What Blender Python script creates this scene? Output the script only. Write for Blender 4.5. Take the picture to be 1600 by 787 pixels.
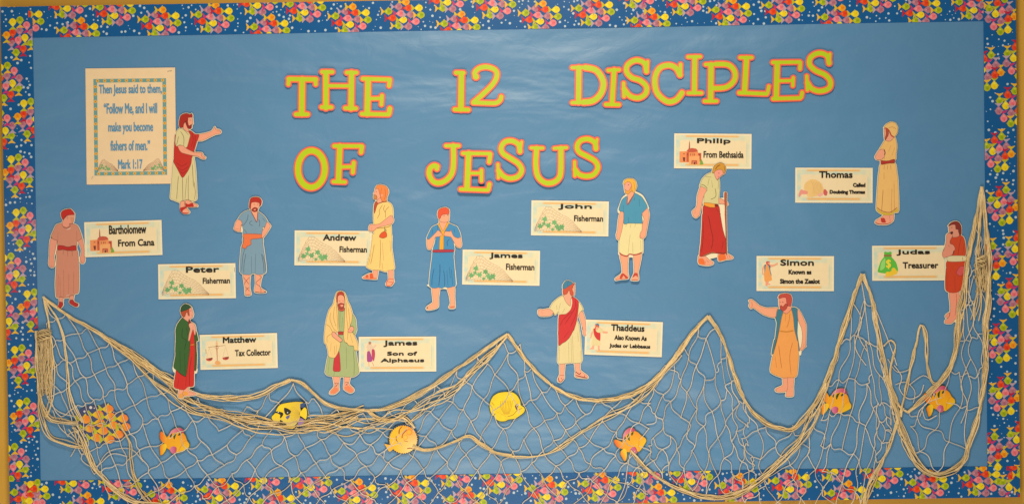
import bpy, math, random
import numpy as np
from mathutils import Vector, geometry
for o in list(bpy.data.objects):
    bpy.data.objects.remove(o)
scene = bpy.context.scene
COL = scene.collection
random.seed(7)
S = 0.00155                      # metres per unit of the drawing grid laid over the board (1600 x 787 units)
D = 36.0 and 1600 * S * 50 / 36.0

# ------------------------------------------------------------------ camera, world, lamps, exposure
cd = bpy.data.cameras.new('camera'); cam = bpy.data.objects.new('camera', cd); COL.objects.link(cam)
cd.lens = 50; cd.sensor_width = 36; cd.clip_end = 50; cd.clip_start = 0.05
cam.location = (0, -D, 0); cam.rotation_euler = (math.radians(90), 0, 0)
scene.camera = cam
world = bpy.data.worlds.new('World'); scene.world = world; world.use_nodes = True
world.node_tree.nodes['Background'].inputs[0].default_value = (1.0, 0.88, 0.70, 1)
world.node_tree.nodes['Background'].inputs[1].default_value = 0.22
WARM = (1.0, 0.87, 0.66)
def area(name, loc, target, sx, sy, power, col=WARM, spread=math.pi):
    l = bpy.data.lights.new(name, 'AREA'); l.shape = 'RECTANGLE'; l.size = sx; l.size_y = sy
    l.energy = power; l.color = col; l.spread = spread
    o = bpy.data.objects.new(name, l); COL.objects.link(o); o.location = loc
    o.rotation_euler = (Vector(target) - Vector(loc)).to_track_quat('-Z', 'Y').to_euler()
    return o
area('ceiling_tube_light', (0.0, -1.9, 1.42), (0.05, 0, -0.25), 0.6, 0.22, 15.0, spread=math.radians(120))
area('low_fill_light', (-0.15, -2.35, -1.6), (-0.10, 0, -0.25), 1.7, 0.9, 14.5, spread=math.radians(100))  # unseen fill lamp, added low in front to brighten the lower board
area('side_sheen_light', (-1.72, -1.5, -0.02), (-1.0, 0, -0.1), 0.16, 0.30, 0.9, (1, .95, .85))  # weak lamp added at the left for sheen on the glossy border
scene.view_settings.view_transform = 'Standard'
scene.view_settings.look = 'None'
scene.view_settings.exposure = 0.0
scene.view_settings.gamma = 1.0

# ------------------------------------------------------------------ colours and materials
def lin(v):
    v = v / 255.0
    return v / 12.92 if v <= 0.04045 else ((v + 0.055) / 1.055) ** 2.4
LT = (1.0, 0.955, 0.79)
def C(r, g, b):                 # surface colour from the colour seen under the warm lamps
    return tuple(min(0.93, max(0.004, lin(v) / l * 1.08)) for v, l in zip((r, g, b), LT))
def CN(r, g, b, a=0.06):
    k = 1 + random.uniform(-a, a)
    return tuple(min(0.93, v * k) for v in C(r, g, b))

def new_mat(name, rough=0.6, bump=0.0, bscale=300, attr=False, base=(.8, .8, .8), noise=0.0, nscale=40, spec=0.5, bdist=0.001, sheen=0):
    m = bpy.data.materials.new(name); m.use_nodes = True
    nt = m.node_tree; b = nt.nodes['Principled BSDF']
    b.inputs['Roughness'].default_value = rough
    b.inputs['Specular IOR Level'].default_value = spec
    tc = nt.nodes.new('ShaderNodeTexCoord')
    src = None
    if attr:
        a = nt.nodes.new('ShaderNodeAttribute'); a.attribute_name = 'Col'; src = a.outputs['Color']
    else:
        r = nt.nodes.new('ShaderNodeRGB'); r.outputs[0].default_value = (*base, 1); src = r.outputs[0]
    if noise:
        n = nt.nodes.new('ShaderNodeTexNoise'); n.inputs['Scale'].default_value = nscale; n.inputs['Detail'].default_value = 5
        nt.links.new(tc.outputs['Object'], n.inputs['Vector'])
        mr = nt.nodes.new('ShaderNodeMapRange'); mr.inputs['To Min'].default_value = 1 - noise; mr.inputs['To Max'].default_value = 1 + noise
        mr.inputs['From Min'].default_value = 0.25; mr.inputs['From Max'].default_value = 0.75
        nt.links.new(n.outputs['Fac'], mr.inputs['Value'])
        vm = nt.nodes.new('ShaderNodeVectorMath'); vm.operation = 'SCALE'
        nt.links.new(src, vm.inputs[0]); nt.links.new(mr.outputs[0], vm.inputs['Scale']); src = vm.outputs[0]
    nt.links.new(src, b.inputs['Base Color'])
    if bump:
        n = nt.nodes.new('ShaderNodeTexNoise'); n.inputs['Scale'].default_value = bscale; n.inputs['Detail'].default_value = 6
        nt.links.new(tc.outputs['Object'], n.inputs['Vector'])
        bp = nt.nodes.new('ShaderNodeBump'); bp.inputs['Strength'].default_value = bump; bp.inputs['Distance'].default_value = bdist
        nt.links.new(n.outputs['Fac'], bp.inputs['Height']); nt.links.new(bp.outputs[0], b.inputs['Normal'])
    return m
M_PRINT = new_mat('printed_card', 0.42, 0.10, 60, attr=True, noise=0.03, nscale=90, bdist=0.002)
M_BORDER = new_mat('glossy_border_trim', 0.27, 0.10, 14, attr=True, noise=0.04, nscale=60, bdist=0.004, spec=0.3)
M_PAPER = new_mat('white_paper_stock', 0.5, 0.08, 80, attr=True, noise=0.03, nscale=50)
M_TWINE = new_mat('cotton_twine', 0.9, 0.8, 900, attr=True, noise=0.10, nscale=160, spec=0.2, bdist=0.0009)
M_BLUE = new_mat('blue_bulletin_paper', 0.46, 0.0, 9, base=tuple(v*k for v, k in zip(C(62, 130, 163), (1.50, 1.02, 1.06))), noise=0.04, nscale=3.2, spec=0.85)
def paper_creases(m):           # soft diagonal and upright creases and small dents of a big sheet of roll paper
    nt = m.node_tree; b = nt.nodes['Principled BSDF']; tc = nt.nodes.new('ShaderNodeTexCoord'); last = None
    for ang, sc, sx, dist, st in ((0.5, 1.9, .7, .022, .7), (-1.1, 4.0, .4, .020, .7), (1.45, 7.0, .3, .012, .7), (0.2, 22.0, .8, .0022, .6)):
        mp = nt.nodes.new('ShaderNodeMapping'); mp.inputs['Rotation'].default_value = (0, ang, 0); mp.inputs['Scale'].default_value = (sx, 1, 1)
        nt.links.new(tc.outputs['Object'], mp.inputs['Vector'])
        n = nt.nodes.new('ShaderNodeTexNoise'); n.inputs['Scale'].default_value = sc; n.inputs['Detail'].default_value = 3; n.inputs['Distortion'].default_value = .6
        nt.links.new(mp.outputs[0], n.inputs['Vector'])
        bp = nt.nodes.new('ShaderNodeBump'); bp.inputs['Strength'].default_value = st; bp.inputs['Distance'].default_value = dist
        nt.links.new(n.outputs['Fac'], bp.inputs['Height'])
        if last: nt.links.new(last.outputs[0], bp.inputs['Normal'])
        last = bp
    nt.links.new(last.outputs[0], b.inputs['Normal'])
paper_creases(M_BLUE)
M_WALL = new_mat('ochre_wall_paint', 0.55, 0.25, 160, base=C(214, 162, 56), noise=0.05, nscale=6)
M_CORE = new_mat('board_edge', 0.7, 0.1, 100, base=C(150, 105, 60), noise=0.1, nscale=30)
M_METAL = new_mat('staple_metal', 0.25, 0, 1, base=(.75, .74, .7)); M_METAL.node_tree.nodes['Principled BSDF'].inputs['Metallic'].default_value = 1

# ------------------------------------------------------------------ geometry helpers
def W(px, py, d=0.0):
    return Vector(((px - 800) * S, -d, (393.5 - py) * S))
def mesh_obj(name, verts, faces, cols, mat, parent=None, smooth=False):
    me = bpy.data.meshes.new(name); me.from_pydata([tuple(v) for v in verts], [], faces)
    if cols is not None:
        ca = me.color_attributes.new('Col', 'FLOAT_COLOR', 'POINT')
        ca.data.foreach_set('color', np.array([(*c, 1.0) for c in cols], dtype=np.float32).ravel())
    me.materials.append(mat)
    if smooth: me.polygons.foreach_set('use_smooth', [True] * len(me.polygons))
    me.update()
    o = bpy.data.objects.new(name, me); COL.objects.link(o)
    if parent: o.parent = parent
    return o
def thing(name, label, cat, loc, group=None, rot=(0, 0, 0)):
    o = bpy.data.objects.new(name, None); COL.objects.link(o)
    o.empty_display_size = 0.02
    o.location = loc; o.rotation_euler = rot; o['label'] = label; o['category'] = cat
    if group: o['group'] = group
    return o
def smooth_closed(p, n=4):
    p = [np.array(q, float) for q in p]; out = []; m = len(p)
    if m < 4: return [tuple(q) for q in p]
    for i in range(m):
        a, b, c, d = p[i - 1], p[i], p[(i + 1) % m], p[(i + 2) % m]
        for k in range(n):
            t = k / n
            m1 = (c - a) * 0.36; m2 = (d - b) * 0.36
            h = (2*t**3-3*t*t+1) * b + (t**3-2*t*t+t) * m1 + (-2*t**3+3*t*t) * c + (t**3-t*t) * m2
            out.append(tuple(h))
    return out
def smooth_open(p, n=6):
    p = [np.array(q, float) for q in p]; out = []; m = len(p)
    if m < 3: return [tuple(q) for q in p]
    for i in range(m - 1):
        a = p[max(i - 1, 0)]; b = p[i]; c = p[i + 1]; d = p[min(i + 2, m - 1)]
        for k in range(n):
            t = k / n
            h = 0.5 * (2*b + (c-a)*t + (2*a-5*b+4*c-d)*t*t + (3*b-3*c+d-a)*t**3)
            out.append(tuple(h))
    out.append(tuple(p[-1])); return out
def resample(p, step):
    p = np.array(p, float); seg = np.linalg.norm(np.diff(p, axis=0), axis=1); L = np.concatenate([[0], np.cumsum(seg)])
    n = max(2, int(round(L[-1] / step)) + 1); s = np.linspace(0, L[-1], n)
    return np.stack([np.interp(s, L, p[:, k]) for k in range(p.shape[1])], axis=1)
def area2(p): return sum(p[i-1][0]*p[i][1]-p[i][0]*p[i-1][1] for i in range(len(p)))
def contour(f, x0, y0, st, level, minarea=.15):      # marching squares: closed loops of f == level
    ny, nx = f.shape; g = f - level; ins = g < 0; adj = {}
    pts = {}
    def pt(i, j, h):
        k = (i, j, h)
        if k not in pts:
            a = g[j, i]; b = g[j, i+1] if h else g[j+1, i]; t = a / (a - b)
            pts[k] = (x0 + (i + (t if h else 0)) * st, y0 + (j + (0 if h else t)) * st)
        return k
    c = ins[:-1, :-1].astype(int) + ins[:-1, 1:]*2 + ins[1:, 1:]*4 + ins[1:, :-1]*8
    js, is_ = np.nonzero((c > 0) & (c < 15))
    T = {1: 'LT', 2: 'TR', 3: 'LR', 4: 'RB', 6: 'TB', 7: 'LB', 8: 'BL', 9: 'BT', 11: 'BR', 12: 'RL', 13: 'RT', 14: 'TL', 5: 'LTRB', 10: 'TRBL'}
    for j, i in zip(js, is_):
        e = T[int(c[j, i])]
        E = {'L': (i, j, 0), 'R': (i+1, j, 0), 'T': (i, j, 1), 'B': (i, j+1, 1)}
        for q in range(0, len(e), 2):
            a = pt(*E[e[q]]); b = pt(*E[e[q+1]])
            adj.setdefault(a, []).append(b); adj.setdefault(b, []).append(a)
    loops = []; seen = set()
    for s0 in adj:
        if s0 in seen: continue
        lp = [s0]; seen.add(s0); cur = s0
        while True:
            nx_ = [q for q in adj[cur] if q not in seen]
            if not nx_: break
            cur = nx_[0]; seen.add(cur); lp.append(cur)
        if len(lp) > 7:
            q = [pts[k] for k in lp]
            if abs(area2(q)) > minarea: loops.append(q)
    return loops
def seg_dist(X, Y, a, b):
    dx, dy = b[0]-a[0], b[1]-a[1]; L = dx*dx+dy*dy + 1e-12
    t = np.clip(((X-a[0])*dx + (Y-a[1])*dy) / L, 0, 1)
    return np.hypot(X-a[0]-t*dx, Y-a[1]-t*dy)
def grid_for(pts, pad, st):
    a = np.array(pts); x0, y0 = a.min(0) - pad; x1, y1 = a.max(0) + pad
    X, Y = np.meshgrid(np.arange(x0, x1+st, st), np.arange(y0, y1+st, st)); return X, Y, x0, y0
def poly_sdf(polys, pad, st):
    X, Y, x0, y0 = grid_for([p for q in polys for p in q], pad, st)
    d = np.full(X.shape, 1e9); ins = np.zeros(X.shape, bool)
    for p in polys:
        w = np.zeros(X.shape, bool)
        for i in range(len(p)):
            a, b = p[i-1], p[i]
            d = np.minimum(d, seg_dist(X, Y, a, b))
            if a[1] != b[1]:
                w ^= ((a[1] > Y) != (b[1] > Y)) & (X < (b[0]-a[0])*(Y-a[1])/(b[1]-a[1])+a[0])
        ins |= w
    return np.where(ins, -d, d), x0, y0
def thin(lp, tol=0.07):                 # Douglas-Peucker on a closed loop
    P = np.array(lp); n = len(P); k = int(np.argmax(np.hypot(*(P - P[0]).T))); Q = np.vstack([P, P[:1]])
    keep = np.zeros(n+1, bool); keep[[0, k, n]] = True; st = [(0, k), (k, n)]
    while st:
        i, j = st.pop()
        if j - i < 2: continue
        a, b = Q[i], Q[j]; d = b - a; L = math.hypot(*d)
        r = Q[i+1:j] - a; e = np.abs(r[:, 0]*d[1] - r[:, 1]*d[0])/L if L > 1e-6 else np.hypot(r[:, 0], r[:, 1])
        m = int(np.argmax(e))
        if e[m] > tol: keep[i+1+m] = True; st += [(i, i+1+m), (i+1+m, j)]
    out = [tuple(Q[i]) for i in range(n) if keep[i]]
    return out if len(out) > 3 else lp
def fill_loops(loops):
    pts = []; ed = []; seg = []
    for lp in loops:
        n = len(pts); k = len(lp); pts += [Vector(q) for q in lp]; ed += [(n+i, n+(i+1) % k) for i in range(k)]
        seg += [(lp[i-1], lp[i]) for i in range(k)]
    r = geometry.delaunay_2d_cdt(pts, ed, [], 1, 1e-5)
    A = np.array([[a[0], a[1], b[0], b[1]] for a, b in seg]); out = []
    for t in r[2]:
        x = sum(r[0][i].x for i in t)/3; y = sum(r[0][i].y for i in t)/3
        m = (A[:, 1] > y) != (A[:, 3] > y); B_ = A[m]
        if np.count_nonzero(x < (B_[:, 2]-B_[:, 0])*(y-B_[:, 1])/(B_[:, 3]-B_[:, 1])+B_[:, 0]) % 2: out.append(tuple(t))
    return [(q.x, q.y) for q in r[0]], out
class Art:                              # coloured flat shapes in drawing units round an origin, laid one above the other
    def __init__(s, ox, oy): s.ox, s.oy = ox, oy; s.v = []; s.f = []; s.c = []
    def L(s, x, y, d): return ((x - s.ox) * S, -d, (s.oy - y) * S)
    def poly(s, p, col, d):
        n = len(s.v); tri = geometry.tessellate_polygon([[Vector((x, y, 0)) for x, y in p]])
        s.v += [s.L(x, y, d) for x, y in p]; s.c += [col(x, y) if callable(col) else col for x, y in p]
        for t in tri: s.f.append(tuple(n + i for i in t))
    def dense(s, p, col, d, st=1.6):    # polygon with inner points so a colour run can be laid over it
        f, x0, y0 = poly_sdf([p], 1, st); pts = [Vector(q) for q in p]; m = len(pts)
        for j in range(f.shape[0]):
            for i in range(f.shape[1]):
                if f[j, i] < -st*0.45: pts.append(Vector((x0+i*st, y0+j*st)))
        r = geometry.delaunay_2d_cdt(pts, [(i, (i+1) % m) for i in range(m)], [], 1, 1e-4)
        n = len(s.v); s.v += [s.L(q.x, q.y, d) for q in r[0]]; s.c += [col(q.x, q.y) for q in r[0]]
        s.f += [tuple(n + i for i in t) for t in r[2]]
    def line(s, p, w, col, d, sm=True):
        if sm: p = smooth_open(p, 4)
        n = len(s.v); m = len(p)
        for i, (x, y) in enumerate(p):
            a = p[max(i-1, 0)]; b = p[min(i+1, m-1)]; dx, dy = b[0]-a[0], b[1]-a[1]; L = math.hypot(dx, dy) + 1e-9
            ww = w/2 * (1 if 0 < i < m-1 else 0.55)
            s.v += [s.L(x - dy/L*ww, y + dx/L*ww, d), s.L(x + dy/L*ww, y - dx/L*ww, d)]; s.c += [col, col]
        for i in range(m-1): s.f.append((n+2*i, n+2*i+1, n+2*i+3, n+2*i+2))
    def disc(s, x, y, r, col, d, n=10, ry=None):
        ry = ry or r
        s.poly([(x + r*math.cos(6.2832*k/n), y + ry*math.sin(6.2832*k/n)) for k in range(n)], col, d)
    def slab(s, loops, col, d0, d1, edge=None):      # filled outline with real thickness
        edge = edge or col; n = len(s.v)
        pv, pf = fill_loops(loops); s.v += [s.L(x, y, d1) for x, y in pv]; s.c += [col] * len(pv)
        s.f += [tuple(n + i for i in t) for t in pf]
        for lp in loops:
            m = len(s.v); k = len(lp)
            s.v += [s.L(x, y, d1) for x, y in lp] + [s.L(x, y, d0) for x, y in lp]; s.c += [edge] * (2*k)
            for i in range(k): j = (i+1) % k; s.f.append((m+i, m+j, m+k+j, m+k+i))
    def obj(s, name, mat, parent): return mesh_obj(name, s.v, s.f, s.c, mat, parent)
def font_edges(text):
    cu = bpy.data.curves.new('t', 'FONT'); cu.body = text; cu.resolution_u = 3
    ob = bpy.data.objects.new('t', cu); COL.objects.link(ob); bpy.context.view_layer.update()
    me = bpy.data.meshes.new_from_object(ob.evaluated_get(bpy.context.evaluated_depsgraph_get()))
    v = [(q.co.x, q.co.y) for q in me.vertices]; cnt = {}; keyof = [(round(x, 5), round(y, 5)) for x, y in v]
    for p in me.polygons:
        for k in p.edge_keys:
            kk = tuple(sorted((keyof[k[0]], keyof[k[1]]))); cnt[kk] = cnt.get(kk, 0) + 1
    bpy.data.objects.remove(ob); bpy.data.curves.remove(cu); bpy.data.meshes.remove(me)
    return [k for k, n in cnt.items() if n == 1 and k[0] != k[1]]
def add_text(parent, ax, ay, text, x0, x1, y0, y1, col, d, bold=0.4):
    E = np.array([[*a, *b] for a, b in font_edges(text)]); lo = np.minimum(E[:, :2].min(0), E[:, 2:].min(0)); hi = np.maximum(E[:, :2].max(0), E[:, 2:].max(0))
    x0 += bold; x1 -= bold; y0 += bold; y1 -= bold
    E[:, 0::2] = x0 + (E[:, 0::2]-lo[0])/(hi[0]-lo[0])*(x1-x0); E[:, 1::2] = y1 - (E[:, 1::2]-lo[1])/(hi[1]-lo[1])*(y1-y0)
    st = 0.28; X, Y = np.meshgrid(np.arange(x0-1.5, x1+1.5, st), np.arange(y0-1.5, y1+1.5, st)); f = np.full(X.shape, 1e9); ins = np.zeros(X.shape, bool)
    for ax_, ay_, bx_, by_ in E:
        i0 = max(0, int((min(ax_, bx_)-x0-1)/st)); i1 = int((max(ax_, bx_)-x0+4.5)/st)
        f[:, i0:i1] = np.minimum(f[:, i0:i1], seg_dist(X[:, i0:i1], Y[:, i0:i1], (ax_, ay_), (bx_, by_)))
        if ay_ != by_: ins ^= ((ay_ > Y) != (by_ > Y)) & (X < (bx_-ax_)*(Y-ay_)/(by_-ay_)+ax_)
    f = np.where(ins, -f, f); ar = Art(ax, ay)
    pv, pf = fill_loops([thin(l, .03) for l in contour(f, x0-1.5, y0-1.5, st, bold)])
    ar.v = [ar.L(x, y, d) for x, y in pv]; ar.f = pf; ar.c = [col]*len(pv)
    return ar.obj('lettering', M_PRINT, parent)
def staple(parent, ar, x, y, d, ang=0, ln=7):
    n = 4; v = []; f = []
    dx, dy = math.cos(ang)*ln/2, math.sin(ang)*ln/2; px, py = -math.sin(ang)*0.35, math.cos(ang)*0.35
    for sx in (-1, 1):
        for q in ((-1, 0), (1, 0), (1, 1), (-1, 1)):
            v.append(ar.L(x + sx*dx + q[0]*px, y + sx*dy + q[0]*py, d + q[1]*0.0006))
    f = [(0, 1, 2, 3), (4, 7, 6, 5), (0, 4, 5, 1), (1, 5, 6, 2), (2, 6, 7, 3), (3, 7, 4, 0)]
    return mesh_obj('staple', v, f, None, M_METAL, parent)
LAY = 0.00006

# ------------------------------------------------------------------ wall and board
def struct(o): o['kind'] = 'structure'; return o
struct(mesh_obj('wall', [(-4, .024, -2.5), (4, .024, -2.5), (4, .024, 2.5), (-4, .024, 2.5)], [(0, 1, 2, 3)], None, M_WALL))
def lerp(a, b, t): return a + (b - a) * t
OUT = dict(tl=(1.0, 11.2), tr=(1586.5, -14.0), br=(1593.0, 775.5), bl=(16.0, 796.0))
INN = dict(tl=(51.0, 59.5), tr=(1536.0, 33.5), br=(1542.5, 727.5), bl=(64.0, 750.5))
board = thing('bulletin_board', 'wide bulletin board covered in blue paper with a printed fish border', 'bulletin board', W(805, 790, -0.02))
B0 = board.location
def boxquad(name, q, d0, d1, mat, parent):
    v = [W(*p, d1) - B0 for p in q] + [W(*p, d0) - B0 for p in q]
    return mesh_obj(name, v, [(0, 1, 2, 3), (0, 4, 5, 1), (1, 5, 6, 2), (2, 6, 7, 3), (3, 7, 4, 0)], None, mat, parent)
q = [OUT[k] for k in ('bl', 'br', 'tr', 'tl')]
core = boxquad('board_panel', [(x + (1.5 if i in (0, 3) else -1.5), y + (1.5 if i > 1 else -1.5)) for i, (x, y) in enumerate(q)], -0.022, -0.002, M_CORE, board)
# blue backing paper with soft rolls and creases in it
nx, ny = 300, 150; vs = []; fs = []
rng = np.random.RandomState(3)
waves = [(rng.uniform(2, 9), rng.uniform(-3, 3), rng.uniform(0, 6.28), rng.uniform(.4, 1)) for _ in range(7)]
waves += [(rng.uniform(-3, 3), rng.uniform(4, 14), rng.uniform(0, 6.28), rng.uniform(.3, .6)) for _ in range(5)]
waves += [(rng.uniform(-14, 14), rng.uniform(-14, 14), rng.uniform(0, 6.28), rng.uniform(.12, .25)) for _ in range(7)]
tot = sum(w[3] for w in waves)
for j in range(ny + 1):
    for i in range(nx + 1):
        u, v = i / nx, j / ny
        x = lerp(lerp(30, 1560, u), lerp(40, 1568, u), v); y = lerp(lerp(34, 12, u), lerp(772, 750, u), v)
        X, Y = (x - 800) * S, (393.5 - y) * S
        h = sum(a * math.sin(kx * X + ky * Y + 0.6*math.sin(1.7*Y+2.1*X) + ph) for kx, ky, ph, a in waves) / tot
        d = 0.0011 + 0.0024 * h
        d = min(0.0020, max(0.0001, d)) if False else 0.0011 + 0.0010 * math.tanh(2.4 * h)
        vs.append(W(x, y, d) - B0)
for j in range(ny):
    for i in range(nx):
        a = j * (nx + 1) + i; fs.append((a, a + nx + 1, a + nx + 2, a + 1))
mesh_obj('backing_paper', vs, fs, None, M_BLUE, board, smooth=True)

# ------------------------------------------------------------------ printed fish border strips
FC = {'o': ((236, 118, 22), (240, 172, 30), (215, 182, 30)), 'm': ((170, 96, 108), (186, 128, 138), (184, 158, 168)),
      'r': ((224, 48, 22), (232, 84, 36), (186, 36, 60)), 'y': ((240, 198, 14), (240, 214, 44), (186, 184, 44)),
      'g': ((130, 158, 18), (186, 190, 28), (232, 180, 44)), 'p': ((230, 94, 102), (238, 140, 138), (200, 54, 110))}
A13 = [(33.0, 6.5, 'o'), (21.5, 13.5, 'm'), (37.0, 15.5, 'r'), (53.5, 16.0, 'y'), (6.0, 20.5, 'g'), (25.0, 24.0, 'p'), (40.5, 26.0, 'm'),
       (56.5, 27.0, 'g'), (12.0, 31.0, 'r'), (29.0, 34.0, 'y'), (48.5, 37.0, 'p'), (21.5, 43.0, 'g'), (37.0, 44.5, 'm')]
BODY = smooth_closed([(-.60, .02), (-.40, -.20), (-.14, -.42), (.14, -.47), (.40, -.34), (.56, -.02), (.44, .27), (.16, .44), (-.14, .40), (-.40, .20)], 2)
DORS = [(-.22, -.3), (-.1, -.52), (.04, -.68), (.12, -.48), (.3, -.36)]
TAIL = [(-.46, .02), (-.66, -.2), (-.92, -.5), (-.98, -.44), (-.86, -.02), (-.94, .46), (-.86, .46), (-.66, .2)]
VENT = [(-.1, .34), (.02, .58), (.2, .36)]
def clip_rect(p, x0, x1, y0, y1):
    for ax, lim, sg in ((0, x0, 1), (0, x1, -1), (1, y0, 1), (1, y1, -1)):
        out = []
        for i in range(len(p)):
            a, b = p[i-1], p[i]; fa = (a[ax]-lim)*sg; fb = (b[ax]-lim)*sg
            if (fa < 0) != (fb < 0):
                t = fa/(fa-fb); out.append((a[0]+(b[0]-a[0])*t, a[1]+(b[1]-a[1])*t))
            if fb >= 0: out.append(b)
        p = out
        if not p: return []
    return p
def strip(p00, p10, p01, p11, Lu, u0, u1, phase, lay0, seed):
    # p00..p11: drawing-grid corners at (u=0,v=0) (u=Lu,v=0) (u=0,v=48) (u=Lu,v=48)
    r = random.Random(seed); v = []; f = []; c = []
    def mp(u, w, d):
        s, t = u / Lu, w / 48.0
        x = lerp(lerp(p00[0], p10[0], s), lerp(p01[0], p11[0], s), t); y = lerp(lerp(p00[1], p10[1], s), lerp(p01[1], p11[1], s), t)
        return W(x, y, d) - B0
    def wave(u): return 0.0
    def addp(p, col, d, ctr=None, cc=None):
        p = clip_rect(p, u0, u1, 0, 48)
        if len(p) < 3: return
        if ctr and u0 < ctr[0] < u1 and 0 < ctr[1] < 48:
            n = len(v); v.append(mp(*ctr, d)); c.append(cc)
            for q in p: v.append(mp(*q, d)); c.append(col)
            for i in range(len(p)): f.append((n, n+1+i, n+1+(i+1) % len(p)))
        else:
            n = len(v)
            for q in p: v.append(mp(*q, d)); c.append(col)
            f.append(tuple(range(n, n+len(p))))
    d = 0.0023 + lay0
    m = 24; base = C(18, 88, 140)
    for i in range(m):
        a, b = lerp(u0, u1, i/m), lerp(u0, u1, (i+1)/m); n = len(v)
        v.extend([mp(a, 0, d), mp(b, 0, d), mp(b, 48, d), mp(a, 48, d)]); c.extend([base]*4); f.append((n, n+1, n+2, n+3))
    for (a, b) in (((u0, 0), (u1, 0)), ((u1, 0), (u1, 48)), ((u1, 48), (u0, 48)), ((u0, 48), (u0, 0))):
        n = len(v); v.extend([mp(*a, d), mp(*b, d), mp(*b, d-0.0016), mp(*a, d-0.0016)]); c.extend([base]*4); f.append((n, n+1, n+2, n+3))
    cl = []
    for k in range(-2, 7):
        for (uu, vv) in ((0, 23), (69, -3), (87, 43.5), (143, 9), (214, 29)):
            cl.append((phase + uu + 297*k, vv))
    fish = []
    for (cu, cv) in cl:
        for (fx, fy, k) in A13: fish.append((cu + fx - 32, cv + fy - 26.5, k))
    fish = [q for q in fish if u0-12 < q[0] < u1+12 and -8 < q[1] < 56]
    bub = []
    for _ in range(int((u1-u0)*.85)):
        u, w = r.uniform(u0+2, u1-2), r.uniform(2, 46); rr = r.choice((.7, 1.0, 1.3, 1.7, 1.9, 2.1))
        if any(abs(u-q[0]) < 9 and abs(w-q[1]) < 7 for q in fish) or any(math.hypot(u-q[0], w-q[1]) < 5.2 for q in bub): continue
        bub.append((u, w))
        addp([(u+rr*math.cos(k*.785), w+rr*math.sin(k*.785)) for k in range(8)], C(186, 200, 198), d+0.00004)
    fish.sort(key=lambda q: q[1] + 0.01*q[0])
    for i, (x, y, k) in enumerate(fish):
        dd = d + 0.00008 + (i % 40) * 0.000022; z = 11.4
        core_, rim, tail = (C(*q) for q in FC[k]); T = lambda P: [(x + a*z, y + b*z*.95) for a, b in P]
        addp(T([(a*1.1, b*1.1) for a, b in TAIL]), tail, dd); addp(T(DORS), tuple(q*0.9 for q in tail), dd + 0.000004); addp(T(VENT), tail, dd+0.000004)
        addp(T([(a*1.05, b*1.07) for a, b in BODY]), tuple(q*0.62 for q in rim), dd+0.000007)
        addp(T(BODY), rim, dd+0.000011, (x + 0.16*z, y - .04*z), core_); addp(T([(-.40, .0), (-.22, -.2), (-.1, -.05), (-.2, .2)]), tuple(min(.93, q*1.12+.03) for q in rim), dd+0.000013)
        addp([(x+.30*z+.55*math.cos(t), y-.1*z+.55*math.sin(t)) for t in (0, 1.57, 3.14, 4.71)], C(60, 40, 40), dd+0.000015)
    return mesh_obj('border_strip', v, f, c, M_BORDER, board)
def along(a, b, t): return (lerp(a[0], b[0], t), lerp(a[1], b[1], t))
# left (heads up), right (heads down), top and bottom (heads right)
LL = 785.0
for a, b, l in ((0, 205, 0), (205, LL, 0.0002)):
    strip(OUT['bl'], (1.0, 11.2), (64.5, 796), (50.8, 11.2), LL, a, b, LL - (271 - 11), 0.0004 + l, 11 + a)
LR = 789.0
for a, b, l in ((0, 589, 0.0002), (589, LR, 0)):
    strip(OUT['tr'], OUT['br'], (1535.8, -14), (1543, 775.5), LR, a, b, 322 + 14, 0.0004 + l, 21 + a)
LTp = 1586.0
for a, b, l in ((44, 640, 0), (640, 1234, 0.0002), (1234, 1545, 0.0)):
    strip(OUT['tl'], OUT['tr'], (1.0, 60.3), (1586.5, 32.6), LTp, a, b, 335.0, l, 31 + a)
LB = 1577.0
for a, b, l in ((0, 600, 0.0), (600, 1194, .0002), (1194, LB, 0.0)):
    strip((15.5, 751.2), (1593, 726.9), (16, 799.5), (1593, 775.5), LB, a, b, 643 - 16 - 297.0, 0.0008 + l, 41 + a)
# ------------------------------------------------------------------ tracing windows: (x, y, scale) of each enlarged view
CROP = dict(J1=(255,170,9.84), J2=(255,250,8.74), B1=(70,320,9.84), B2=(70,400,9.26), P1=(360,300,9.84), P2=(360,380,9.26),
 A1=(560,285,9.84), A2=(560,365,9.26), F1=(655,315,9.26), F2=(655,400,8.75), M1=(265,470,10.49), M2=(265,545,10.49),
 S1=(500,450,9.26), S2=(500,535,9.26), N1=(955,275,9.26), N2=(955,360,9.26), H1=(1075,250,9.26), H2=(1075,335,9.26),
 T1=(1355,185,9.26), T2=(1355,270,9.26), U1=(1460,335,9.26), U2=(1460,420,8.75), Z1=(1160,450,8.74), Z2=(1160,530,8.74),
 D1=(835,430,9.26), D2=(835,510,8.74), L1=(430,70,3.279), L2=(870,60,3.149), L3=(640,190,5.0), O1=(235,655,12.11),
 G1=(415,615,14.31), Q1=(595,650,12.11), Y1=(755,600,12.11), K1=(110,620,9.84))
def PT(s, crop=None):
    out = []
    for t in s.split():
        if ',' not in t: crop = CROP[t]; continue
        x, y = t.split(','); out.append((crop[0] + float(x)/crop[2], crop[1] + float(y)/crop[2]))
    return out
SK = (240,162,124); RD = (196,44,32); DK = (90,60,40)
FIG = {}
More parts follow.
